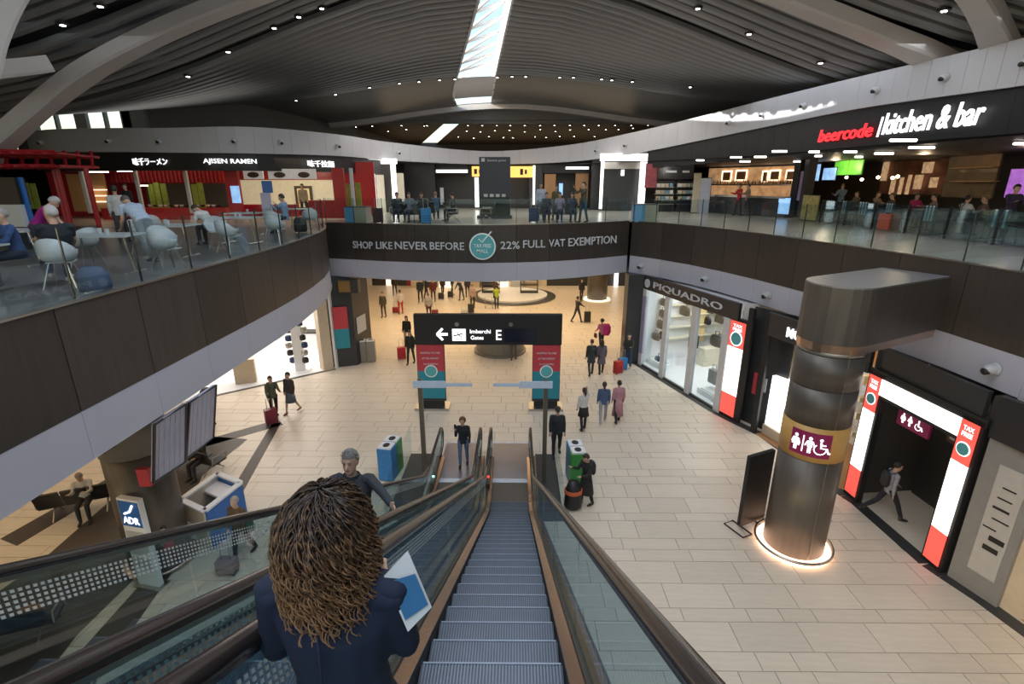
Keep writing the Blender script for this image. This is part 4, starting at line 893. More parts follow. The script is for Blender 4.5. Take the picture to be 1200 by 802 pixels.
# ================================================================== UPPER FLOOR: RAMEN SHOP AND LEFT SIDE
def pb(name, px0, py0, px1, py1, Y, th, m, parent):
    pm, qm = (py0+py1)/2, (px0+px1)/2; x0, x1 = at(px0, pm, Y).x, at(px1, pm, Y).x; z0, z1 = at(qm, py1, Y).z, at(qm, py0, Y).z
    return B(min(x0, x1), max(x0, x1), Y, Y+th, max(DK, z0), z1).build(name, m, parent)
rs = thing('ramen_restaurant', 'ramen restaurant with black sign band and red interior on the upper left', 'restaurant')
for i in range(len(r1)-1):
    p, q_ = r1[i], r1[i+1]
    if -24.6 < p.x and q_.x < -7.7 and p.y < 32:
        d = (q_-p).normalized(); n = Vector((-d.y, d.x, 0)); MB().seg(p+n*.2, q_+n*.2, .3, 8.93, 9.68).build('sign_band', M_black, rs)
def band_text(s_, px0, px1, zlo, h, m, parent, push=.0, shear=0.0):
    p, _, d = ring_at(px0); q_, _, d2 = ring_at(px1); d = (q_-p); d.z = 0; d.normalize(); n = Vector((d.y, -d.x, 0)); return text(s_, p+n*push, q_+n*push, zlo, h, m, parent, depth=.04, shear=shear)
band_text('\u5473\u5343\u30e9\u30fc\u30e1\u30f3', 153, 195, 9.15, .30, M_signw, rs); band_text('AJISEN RAMEN', 237, 300, 9.17, .25, M_signw, rs, push=.16); band_text('\u5473\u5343\u62c9\u9eba', 356, 387, 9.15, .30, M_signw, rs, push=.2)
pb('back_wall', 60, 190, 440, 262, 28.5, .1, M_red, rs)
pb('red_slats', 118, 196, 262, 214, 26.5, .1, M_red, rs)
for k in range(30): pb('slat', 120+k*4.7, 196, 122+k*4.7, 214, 26.4, .05, solid('dark_red', (.2, .01, .015), .5), rs)
for x0, x1 in ((82, 97), (97, 125)): pb('wood_panel', x0, 204, x1, 248, 26, .1, M_wood, rs)
for zz in (222, 229, 236): pb('lit_shelf', 100, zz, 122, zz+1.2, 25.8, .2, M_litw, rs)
pb('serving_wall', 172, 215, 265, 243, 27.5, .1, M_darkwall, rs)
for k, px in enumerate((30, 38, 175, 182, 190, 226, 233, 402, 409, 417)): pb('bamboo_screen', px, 214+(k % 3), px+6, 245, 25.6 if px > 60 else 21, .05, M_green, rs)
for px in (97, 160, 218, 411): pb('pale_post', px, 197, px+3.5, 250, 24.4, .12, M_chair, rs)
for px in (268, 391): pb('red_pier', px-2 if px < 300 else px, 197, px+13, 256, 24.2, .2, M_red, rs)
pb('lit_poster', 271, 218, 281, 238, 24.1, .04, M_tvb, rs)
for x0, x1 in ((285, 308), (314, 341), (342, 370)):
    pb('menu_box', x0, 198, x1, 210, 24.6, .08, mat('menu_grey', (.55, .53, .5), .4, emit=.25), rs); cc = at((x0+x1)/2, 205, 24.55)
    MB().ball((cc.x, cc.y, cc.z), .28, .02, .13, 12, 5).build('bowl_picture', solid('bowl_dark', (.08, .04, .03), .5), rs)
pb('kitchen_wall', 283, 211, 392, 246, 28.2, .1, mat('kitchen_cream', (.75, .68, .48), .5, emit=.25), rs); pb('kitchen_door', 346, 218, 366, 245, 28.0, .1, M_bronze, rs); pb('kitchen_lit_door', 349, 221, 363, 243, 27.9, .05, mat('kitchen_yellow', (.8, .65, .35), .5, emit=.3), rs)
pb('counter', 284, 240, 345, 254, 25.0, .6, M_red, rs); pb('counter', 362, 235, 392, 256, 24.8, .6, M_red, rs); pb('counter', 120, 244, 266, 262, 25.2, .5, M_red, rs)
for k in range(14): pc_ = at(176+6.2*k, 242.5, 25.4); b = thing('bowl', 'small bowl or jar on the ramen counter', 'bowl', (pc_.x, pc_.y, pc_.z), 0, 'bowls on the ramen counter'); MB().lathe(0, 0, [(.05, 0), (.1, .09), (.09, .1)], 10).build('bowl', [M_chair, M_black, M_cream][k % 3], b)
for (x0, y0, x1) in ((103, 201, 126), (137, 200, 156), (170, 198, 190), (162, 217, 172)): pb('tube_lamp', x0, y0, x1, y0+1.3, 25.0, .08, M_tube, rs)
lamp('AREA', 'shop_lamp', (-14.2, 25.6, 9.5), 70, WARM, 10, 2.5); lamp('POINT', 'shop_lamp', (-11.0, 26.8, 9.0), 25, (1, .85, .6), .2)
t = thing('blue_totem', 'blue and grey information totem before the ramen counter', 'totem'); pb('panel', 307, 212, 318, 226, 22.6, .1, M_bluep, t); pb('lower_panel', 307, 226, 318, 262, 22.6, .1, M_screen, t)
# red lattice canopy and kiosk at far left
t = thing('red_lattice_canopy', 'red wooden lattice canopy at the left edge of the upper floor', 'canopy')
a, b = at(-30, 183, 17.0), at(108, 184, 19.5); a2, b2 = at(-30, 196, 17.0), at(108, 196, 19.5)
for p, q_ in ((a, b), (a2, b2), (a+Vector((0, -1.2, .1)), b+Vector((-.3, -1.2, .1))), (a2+Vector((0, -1.2, 0)), b2+Vector((-.3, -1.2, 0)))): MB().tube([p, q_], .07, 5).build('beam', M_red, t)
for k in range(9): f = k/8; p = a.lerp(b, f); q_ = a2.lerp(b2, f); MB().tube([p+Vector((0, 0, .2)), q_-Vector((0, 0, .08))], .055, 5).build('upright', M_red, t); MB().tube([p+Vector((0, .3, 0)), p+Vector((0, -1.5, .05))], .05, 5).build('cross_beam', M_red, t); MB().tube([q_+Vector((0, .3, 0)), q_+Vector((0, -1.4, 0))], .05, 5).build('cross_beam', M_red, t)
for px in (62, 66, 100): p = at(px, 197, 18.7); MB().tube([(p.x, p.y, DK), (p.x, p.y, p.z)], .08, 6).build('support', M_red, t)
t = thing('food_kiosk', 'dark kiosk with white counter panel and blue edge at the left border', 'kiosk')
pb('dark_top', -30, 208, 20, 240, 13.5, .3, M_black, t); pb('white_panel', -30, 240, 26, 266, 13.45, .3, M_chair, t); pb('blue_edge', 24, 208, 33, 285, 13.6, .1, M_bluep, t); pb('dark_base', -30, 266, 26, 300, 13.5, .3, M_dark, t)

# ---- upper floor, middle
def lit_frame(name, label, px0, py0, px1, py1, Y, w_, m_in, slim=None):
    t = thing(name, label, 'portal'); sl = slim or w_
    pb('lit_leg', px0, py0, px0+sl, py1, Y, .25, M_lit, t); pb('lit_leg', px1-w_, py0, px1, py1, Y, .25, M_lit, t); pb('lit_lintel', px0, py0, px1, py0+w_*1.2, Y-.01, .27, M_lit, t)
    pb('shutter', px0+sl, py0+w_*1.2, px1-w_, py1+2, Y+.6, .1, m_in, t); return t
t = lit_frame('lit_portal', 'glowing white door frame right of the ramen shop', 434, 186, 464, 250, 31.5, 5, M_darkwall); pb('cream_panel', 442, 205, 451, 250, 32.0, .05, M_cream, t); pb('cream_panel', 465, 203, 474, 248, 32.6, .05, M_cream, t)
t = lit_frame('lit_portal', 'large glowing white frame round a closed grey shutter', 704, 180, 757, 245, 33.0, 7, M_dark, 3); pb('small_lit_sign', 728, 199, 731.5, 206, 33.4, .05, M_lit, t); pb('shutter_box', 708, 190, 750, 198, 33.3, .1, M_beam, t)
mw = bpy.data.objects.new('wall_upper_middle', None); C.objects.link(mw); mw['kind'] = 'structure'
pb('wall_panel', 425, 180, 800, 252, 37.4, .2, M_darkwall, mw)
pb('wall_panel', 475, 190, 510, 250, 35.5, .2, M_dark, mw); pb('wall_panel', 620, 192, 636, 245, 36.5, .2, M_dark, mw); pb('wall_panel', 693, 185, 704, 246, 35, .2, M_dark, mw); pb('wall_panel', 636, 190, 694, 203, 36.2, .1, M_black, mw); pb('wall_panel', 508, 190, 548, 204, 36.2, .1, M_black, mw)
for x0, x1, y0, y1 in ((638, 651, 204, 238), (674, 689, 203, 241), (697, 701, 200, 243)): pb('wood_door', x0, y0, x1, y1, 36.3, .1, M_wood, mw)
for nm, x0, y0, x1, y1, m_, lb in (('yellow_sign', 482, 205, 498, 214, M_yellow, 'small yellow gate sign left of the dark shops on the upper floor'), ('yellow_sign', 553, 195, 562, 207, M_yellow, 'yellow sign just left of the service slab'), ('yellow_sign', 598, 195, 625, 208, M_yellow, 'yellow sign just right of the service slab'), ('lit_shop_sign', 511, 199, 548, 202.5, M_signw, 'long white shop sign left of the service slab'), ('lit_shop_sign', 663, 195.5, 690, 198.5, M_signw, 'long white shop sign above the wooden doors'), ('lit_strip', 556.5, 208, 561, 243, M_lit, 'vertical white light strip left of the service slab'), ('lit_strip', 624.5, 194, 627, 240, M_lit, 'slim vertical white light strip right of the service slab'), ('wall_screen', 655, 215, 659.5, 229, M_tvb, 'small blue wall screen between the wooden doors'), ('wall_screen', 693, 215, 696, 228, M_tvb, 'small blue wall screen right of the wooden doors'), ('wall_screen', 516, 220, 520, 240, M_chair, 'small pale board in the dark shop left of the service slab')):
    t = thing(nm, lb, 'sign' if 'sign' in nm else ('light' if 'strip' in nm else 'screen')); pb('panel', x0, y0, x1, y1, 35.6, .06, m_, t)
    if nm == 'yellow_sign': xm = (x0+x1)/2; pb('pictogram', xm-2, y0+3, xm+1.5, y1-3, 35.55, .03, M_black, t); pb('pictogram', xm+3.5, y0+4, xm+6 if x1-x0 > 12 else x1-.5, y1-4, 35.55, .03, M_black, t)
sp = thing('service_point', 'tall dark blue slab lettered Service point on the bridge', 'totem')
m_sp = mat('slate_blue', (.028, .036, .052), .4); pb('slab', 562, 184, 598, 254, 26.3, .6, m_sp, sp); pb('foot', 559, 253, 600, 257, 26.1, .9, m_sp, sp)
a, b = at(571, 190, 26.27), at(593, 190, 26.27); text('Service point', a, b, a.z, .13, M_letter, sp, depth=.01); pb('logo', 564, 185.5, 568, 189.5, 26.26, .02, M_letter, sp)
for k in range(4): pb('white_notice', 567+7*k, 227.5, 571.5+7*k, 231, 26.26, .02, M_chair if k < 3 else M_beam, sp)
pb('lower_glass', 563, 231, 597, 252, 26.25, .02, mat('dark_green_glass', (.015, .03, .03), .1), sp)
m_bb = solid('bin_steel_blue', (.10, .30, .52), .3)
for (x0, x1, y0, y1, Y, lb) in ((404, 429, 243, 263.5, 22.9, 'blue and steel bin box at the left end of the bridge'), (745, 771, 240, 262, 23.8, 'blue and steel bin box at the right end of the bridge')):
    t = thing('bin_box', lb, 'bin'); xm = x0+(x1-x0)*.42; pb('blue_front', x0, y0, xm, y1+2, Y, .9, m_bb, t); pb('steel_front', xm, y0, x1, y1+2, Y, .9, M_steel, t); pb('lid', x0, y0-.6, x1, y0+.3, Y-.02, .94, M_dark, t)

# ---- upper floor, right: displays, bar, restaurant
XF = 14.4
def wseg(name, px0, px1, z0, z1, X, m, parent, th=.1):
    a, b = atx(px0, 240, X), atx(px1, 240, X); return MB().seg((X, a.y), (X, b.y), th, z0, z1).build(name, m, parent)
bc = thing('bar_restaurant', 'dark bar and kitchen restaurant with red and white lettering on the upper right', 'restaurant')
# black sign band below the ring
for i in range(len(r1)-1):
    p, q_ = r1[i], r1[i+1]
    if p.x > 7.0 and q_.y > 5: d = (q_-p); d.z = 0; d.normalize(); n = Vector((-d.y, d.x, 0)); zb = lerp(9.25, 9.55, (p.x-7)/5); MB().hexa([(v.x, v.y, z) for v, z in ((p+n*.12, zb), (q_+n*.12, zb), (q_+n*.45, zb), (p+n*.45, zb), (p+n*.12, p.z+.02), (q_+n*.12, q_.z+.02), (q_+n*.45, q_.z+.02), (p+n*.45, p.z+.02))]).build('sign_band', M_black, bc)
def slant_text(s_, px0, py0, px1, py1, h, m):
    p, _, d = ring_at(px0); q_, _, d2 = ring_at(px1); r0 = ray(px0, py0); r1_ = ray(px1, py1)
    A = EYE+r0*((p.y)/r0.y); B_ = EYE+r1_*((q_.y)/r1_.y); A = EYE+r0*(math.hypot(p.x, p.y)/math.hypot(r0.x, r0.y)); B_ = EYE+r1_*(math.hypot(q_.x, q_.y)/math.hypot(r1_.x, r1_.y))
    d = (B_-A); zz = (A.z+B_.z)/2; d.z = 0; n = Vector((d.y, -d.x, 0)).normalized(); return text(s_, A+n*.16, B_+n*.16, zz, h, m, bc, depth=.06, shear=.18)
slant_text('beercode', 963, 167, 1026, 160.5, .46, M_signr); slant_text('|', 1031.5, 161, 1035, 160.5, .62, M_signw); slant_text('kitchen & bar', 1038, 158.5, 1156, 146, .66, M_signw)
struct(MB().add([(8, 44, 9.5), (30, 44, 9.5), (30, 6, 9.5), (12.4, 6, 9.5), (11.8, 20, 9.5), (10.2, 28.5, 9.5)], [(0, 1, 2, 3, 4, 5)]).build('ceiling', M_black))
B(21, 21.2, 8, 44, DK, 9.5).build('back_wall', M_darkwall, bc)
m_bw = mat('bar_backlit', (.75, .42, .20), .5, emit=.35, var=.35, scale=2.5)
CTR = ((11.9, 32.5), (14.4, 26.0)); BBK = ((14.6, 36.5), (18.6, 28.5))
def wpan(name, px0, py0, px1, py1, X, m, parent, th=.08, off=0.0):
    """panel seen in the given pixel box, standing on the plane x = X or on the plane through two ground points"""
    A, Bp = X if isinstance(X, tuple) else ((X, 60), (X, 5)); pm, qm = (py0+py1)/2, (px0+px1)/2
    p0, p1 = atp(px0, pm, A, Bp, -off), atp(px1, pm, A, Bp, -off); z0, z1 = atp(qm, py1, A, Bp, -off).z, atp(qm, py0, A, Bp, -off).z
    if z1 < z0: z0, z1 = z1, z0
    return MB().seg(p0, p1, th, max(DK, z0), max(z1, max(DK, z0)+.01)).build(name, m, parent)
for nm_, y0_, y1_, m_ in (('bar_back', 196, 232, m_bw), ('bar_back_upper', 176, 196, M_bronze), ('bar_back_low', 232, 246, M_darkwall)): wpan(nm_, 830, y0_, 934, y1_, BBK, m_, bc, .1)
for (x0, y0, x1, y1) in ((846, 200, 857, 213), (862, 199, 875, 212), (893, 200, 900, 214), (902, 199, 914, 212), (921, 199, 931, 212)):
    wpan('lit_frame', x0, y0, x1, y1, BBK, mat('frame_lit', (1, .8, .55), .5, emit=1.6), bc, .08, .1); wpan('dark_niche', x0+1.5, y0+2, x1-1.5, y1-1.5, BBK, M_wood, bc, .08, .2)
wpan('copper_shelf', 833, 216, 930, 217.5, BBK, M_warmsteel, bc, .3, .4)
random.seed(21)
m_bot = [solid('bottle_amber', (.35, .15, .04), .2), solid('bottle_green', (.05, .12, .05), .2), solid('bottle_clear', (.6, .5, .4), .2), M_dark]
for k in range(46):
    p = atp(834+k*2.05, 216, *BBK, -.4); hh = random.uniform(.2, .36); b = thing('bottle', 'small bottle on the copper shelf behind the bar', 'bottle', p, 0, 'bottles behind the bar'); MB().lathe(0, 0, [(.045, 0), (.045, hh*.6), (.016, hh*.75), (.016, hh)], 8).build('glass', m_bot[k % 4], b, True)
t = thing('bar_counter', 'dark bar counter with a pale lit poster on its front', 'counter'); wpan('front', 836, 231, 926, 253, CTR, M_dark, t, .7); wpan('worktop', 834, 229.5, 928, 231.5, CTR, M_steel, t, .9); wpan('poster', 912, 232, 925, 251, CTR, M_tvb, t, .05, .4)
for (x0, y0, x1) in ((856, 184.5, 869), (867, 189.5, 879), (884, 184, 898), (905, 177.5, 922), (930, 189.5, 942), (989, 178, 1004), (1002, 184, 1011), (1025, 180, 1047), (1043, 164.5, 1074), (1065, 173, 1095), (816, 188, 825), (1188, 168.5, 1210), (948, 178, 960), (955, 183, 963)):
    X = 15.5; a = atx(x0, y0, X); zz = 9.42; r_ = ray(x0, y0); t_ = (zz-8.4)/r_.z; a = EYE+r_*t_; r_ = ray(x1, y0); b = EYE+r_*((zz-8.4)/r_.z)
    if a.y > 42 or a.x > 20.5: a = atx(x0, y0, 19.5); b = atx(x1, y0-1, 19.5)
    t = thing('linear_lamp', 'slim linear ceiling lamp inside the bar restaurant', 'light', a, 0, 'linear lamps of the bar restaurant'); MB().tube([Vector((0, 0, 0)), (b-a)*1.0+Vector((0, 0, 0))], .035, 5).build('tube', M_tube, t)
for x0, x1, lb in ((934, 941, 'black square column left of the red lettering'), (946, 951, 'slim black column below the red lettering')): t = thing('black_column', lb, 'column'); wpan('shaft', x0, 158, x1, 255, 14.2, M_black, t, .4)
for (x0, y0, x1, y1, X, m_, lb) in ((979, 184, 1011, 205, 17.0, M_tvg, 'large television with a green football picture'), (947, 193, 960, 212, 16.6, M_tvb, 'blue menu screen left of the slim black column'), (965, 197, 979, 211, 16.8, M_tvb, 'blue menu screen beside the green television'), (932, 201, 942, 235, 14.1, mat('poster_violet', (.25, .18, .3), .4, emit=.1), 'violet poster on the black column of the bar'), (820, 209, 832, 250, None, mat('poster_pale', (.4, .42, .5), .4, emit=.15), 'pale poster totem left of the bar'), (757, 192, 770, 220, None, mat('poster_red_white', (.35, .08, .1), .4, var=.4, scale=3), 'red patterned banner beside the closed portal'), (940, 229, 958, 258, 13.6, mat('poster_mustard', (.35, .30, .08), .4, var=.4, scale=5), 'mustard menu board standing before the slim black column'), (812, 203, 820, 249, None, M_cream, 'narrow cream display right of the cooled shelves')):
    if X is None: t = thing('poster', lb, 'poster'); pb('face', x0, y0, x1, y1, 31.5, .06, m_, t); pb('frame', x0-.6, y0-.6, x1+.6, y1+.6, 31.57, .05, M_black, t); continue
    t = thing('screen' if 'television' in lb or 'screen' in lb else 'poster', lb, 'screen' if 'television' in lb or 'screen' in lb else 'poster'); wpan('face', x0, y0, x1, y1, X, m_, t, .06); wpan('frame', x0-.6, y0-.6, x1+.6, y1+.6, X+.03, M_black, t, .08)
# cooled display shelves
for k, (x0, x1) in enumerate(((768, 790), (793, 813))):
    t = thing('cooled_shelf', ('left cooled shelf unit with packed food beside the banner', 'right cooled shelf unit with packed food next to the cream display')[k], 'shelf'); pb('back_panel', x0, 212, x1, 240, 33.4, .1, M_dark, t); pb('base', x0, 240, x1, 250, 32.8, .6, M_black, t)
    for j, yy_ in enumerate((219, 227, 234, 239)): pb('shelf_board', x0, yy_, x1, yy_+1, 33.0, .4, M_steel, t)
    for j in range(12): p = at(x0+3+(j % 4)*5, (219, 227, 234)[j//4], 33.15); b = thing('food_pack', 'small pale food pack on the cooled shelves', 'food', (p.x, p.y, p.z), 0, 'food packs on the cooled shelves'); B(-.11, .11, -.1, .1, 0, .2).build('pack', [M_shopw, M_cream, M_beige, mat('pack_teal', (.2, .4, .5), .5)][(j//4+j) % 4], b)
lamp('POINT', 'display_lamp', (at(790, 215, 32.2).x, 32.2, 9.2), 18, NEUT, .1)
t = thing('dark_sign_board', 'dark board with faint lettering above the cooled shelves', 'sign'); pb('board', 770, 191, 813, 210, 33.3, .1, M_dark, t); pb('pale_lettering', 780, 200, 793, 202.4, 33.25, .03, M_letter, t); pb('pale_lettering', 800, 200, 808, 202.4, 33.25, .03, M_letter, t)
# restaurant interior walls
wpan('picture_wall', 1035, 178, 1110, 228, 20.0, mat('dim_pictures', (.22, .10, .07), .5, var=.5, scale=1.6), bc); wpan('stone_wall', 1112, 160, 1172, 232, 19.0, mat('dim_stone', (.10, .08, .05), .6, var=.3, scale=2), bc)
for (x0, y0, x1, y1) in ((1034, 190, 1040, 212), (1044, 208, 1048, 228), (1054, 208, 1057, 228), (1063, 205, 1066, 228), (1072, 205, 1080, 222), (1090, 208, 1098, 220), (1082, 190, 1093, 203)): wpan('glimmering_panel', x0, y0, x1, y1, 19.8, mat('glimmer', (.75, .5, .28), .5, emit=.35, var=.4, scale=5), bc)
for px in (1122, 1145, 1157): p = atx(px, 186, 18.6); lamp('SPOT', 'wall_spot', (p.x, p.y, 9.3), 30, (1, .75, .45), .05, rot=(0, R(-20), 0), spot=55)
for j, yy_ in enumerate((196, 212)): wpan('wall_shelf', 1116, yy_, 1168, yy_+.8, 18.7, M_wood, bc, .25)
for k, px in enumerate((992, 1010, 1029, 1046, 1052)):
    p = atx(px, (208, 210.5, 208, 208.5, 207)[k], 16.0); t = thing('pendant_lamp', 'small glowing pendant lamp over the restaurant tables', 'light', p, 0, 'pendant lamps over the restaurant tables'); MB().ball((0, 0, 0), .07, n=10).build('bulb', mat('bulb_warm', (1, .75, .45), .4, emit=8), t); MB().tube([(0, 0, .06), (0, 0, 1.1)], .008, 4).build('cord', M_black, t)
lamp('POINT', 'restaurant_lamp', (16.2, 27.5, 9.2), 60, (1, .72, .42), .15); lamp('POINT', 'restaurant_lamp', (16.5, 22.0, 9.2), 35, (1, .72, .45), .15); lamp('POINT', 'restaurant_lamp', (16.5, 17.5, 9.2), 25, (1, .72, .5), .15)
t = thing('violet_display', 'violet glowing display at the far right of the restaurant', 'screen'); wpan('face', 1182, 198, 1215, 232, 18.2, mat('violet_glow', (.35, .12, .55), .5, emit=.7, var=.3, scale=4), t)
# restaurant chairs with striped backs, tables
def cafe_table(loc, rz, label, group=None, sz=(.7, .7), top=M_chair, leg=M_steel):
    t = thing('cafe_table', label, 'table', loc, rz, group); x, y = sz[0]/2, sz[1]/2
    B(-x, x, -y, y, .72, .75).build('table_top', top, t)
    for s_ in (-1, 1): MB().tube([(s_*x*.75, -y*.8, .01), (s_*x*.75, y*.8, .01)], .02, 5).build('foot', leg, t); MB().tube([(s_*x*.75, 0, .01), (s_*x*.6, 0, .72)], .02, 5).build('leg', leg, t)
    return t
m_str = mat('stripe_teal', (.03, .10, .12), .6); m_strw = mat('stripe_white', (.7, .75, .75), .6)
def striped_chair(loc, rz, label, group):
    t = thing('striped_chair', label, 'chair', loc, rz, group); B(-.24, .24, -.22, .22, .42, .47).build('seat', m_str, t); B(-.25, .25, .2, .24, .45, .98).build('backrest', m_str, t)
    for k in range(3): B(-.19+.15*k, -.12+.15*k, .24, .246, .46, .97).build('white_stripe', m_strw, t)
    for s_ in (-1, 1):
        for u_ in (-1, 1): MB().tube([(s_*.2, u_*.18, .42), (s_*.23, u_*.22, .0)], .014, 5).build('leg', M_black, t)
    return t
sc0 = None
for k, px in enumerate((981, 1001, 1022, 1055, 1104, 1190)):
    p = atx(px, 250, 14.5+.0*k); loc = (14.3, p.y, DK)
    if sc0 is None: sc0 = striped_chair(loc, R(90), 'chair with teal and white striped back along the bar terrace', 'striped chairs on the bar terrace')
    else: copy_tree(sc0, loc, R(90+random.uniform(-10, 10)))
for k, (px, lb) in enumerate(((1012, 'dark table behind the second striped chair of the terrace'), (1040, 'dark table in the middle of the bar terrace'), (1083, 'dark table with white plates near the man in braces'), (1130, 'dark table in front of the seated man in braces'), (1172, 'dark table near the right edge of the terrace'))):
    p = atx(px, 250, 15.3); cafe_table((15.2, p.y, DK), 0, lb, None, (.8, .8), M_dark, M_black)
for k in range(10): p = atx((1083, 1130)[k % 2]+random.uniform(-6, 6), 240, 15.2); b = thing('plate', 'small white plate or cup on the terrace tables', 'plate', (15.2+random.uniform(-.2, .2), p.y, DK+.755), 0, 'plates on the terrace tables'); MB().lathe(0, 0, [(.06, 0), (.11, .02), (.11, .03)], 12).build('dish', M_chair, b)
t = thing('terrace_screen', 'low dark glass screen along the bar terrace', 'barrier')
for k in range(7): y0 = 13.2+k*1.75; B(13.75, 13.77, y0+.02, y0+1.7, DK+.05, DK+.95).build('glass_pane', M_tglass, t); B(13.72, 13.8, y0-.02, y0+.02, DK, DK+1.0).build('post', M_black, t)
t = thing('orange_suitcase', 'orange-red suitcase standing beside the striped chairs', 'suitcase', (13.9, atx(1041, 262, 13.9).y, DK), 0); B(-.2, .2, -.3, .3, .06, .62).build('shell', solid('orange_red', (.55, .10, .05), .4), t); B(-.15, .15, -.05, .05, .62, .66).build('handle', M_black, t)

# ================================================================== FOOD COURT FURNITURE, LEFT DECK
def shell_chair(loc, rz, label, group):
    t = thing('shell_chair', label, 'chair', loc, rz, group); q = MB(); rg = []
    for j in range(9):                                                # bucket shell with arms
        a = R(-130+260*j/8) if False else None
    N = 14; prof = []
    for i in range(N+1):
        a = R(-35+250*i/N); h = .72+.10*max(0, math.sin(a)) if True else 0
        back = max(0, math.sin(a)); top = .62+.22*back
        prof.append([(.28*math.cos(a)*1.0, .26*math.sin(a), top), (.27*math.cos(a), .25*math.sin(a), .56), (.22*math.cos(a), .20*math.sin(a), .46), (.10*math.cos(a), .09*math.sin(a), .43), (.0, .0, .425)])
    q.rings(prof, close=False, caps=False); o = q.build('shell', M_chair, t, True); md = o.modifiers.new('solid', 'SOLIDIFY'); md.thickness = .018
    MB().slab([(-.16, -.24, .44), (.16, -.24, .44), (.19, .05, .43), (-.19, .05, .43)], .02).build('seat_front', M_chair, t)
    for sx in (-1, 1):
        for sy in (-1, 1): MB().tube([(sx*.12, sy*.1, .42), (sx*.23, sy*.22, 0)], .012, 6).build('leg', M_steel, t)
    return t
ch = None
chairs = [(-7.75, 8.55, 200), (-7.15, 10.35, 150), (-7.6, 11.0, 60), (-7.25, 12.9, 160), (-8.3, 14.2, 30), (-8.2, 17.4, 190), (-9.8, 8.4, 80), (-9.0, 10.6, 250), (-9.4, 12.9, 90), (-10.4, 14.6, 20), (-7.0, 15.0, 170), (-8.9, 19.3, 120), (-7.5, 18.9, 200)]
for (x, y, a) in chairs:
    if ch is None: ch = shell_chair((x, y, DK), R(a), 'white shell armchair on steel legs in the food court', 'white shell armchairs of the food court')
    else: copy_tree(ch, (x, y, DK), R(a))
for x, y, sx, sy, a, lb in ((-8.75, 8.0, .8, .8, 10, 'white table at the left edge of the food court'), (-8.1, 10.0, 1.3, .8, 5, 'long white table next to the seated man in dark clothes'), (-8.4, 12.4, 1.2, .8, 0, 'white table before the bending man in the blue shirt'), (-8.2, 15.3, 1.2, .8, -8, 'white table in front of the man in the white shirt'), (-9.2, 17.6, 1.0, .8, 0, 'white table near the man in the light blue shirt'), (-10.9, 11.0, 1.4, .8, 0, 'white table behind the grey-haired travellers'), (-8.6, 20.6, .9, .8, 10, 'white table nearest the ramen counter')):
    cafe_table((x, y, DK), R(a), lb, None, (sx, sy))
for k, (x, y) in enumerate(((-8.2, 10.1), (-7.9, 9.9), (-8.5, 12.5), (-8.3, 12.3), (-8.1, 15.2), (-8.4, 15.5), (-9.1, 17.6), (-8.6, 7.9))): b = thing('cup', 'small white paper cup on a food court table', 'cup', (x, y, DK+.75), 0, 'cups on the food court tables'); MB().lathe(0, 0, [(.03, 0), (.042, .11)], 10).build('cup', M_chair, b)
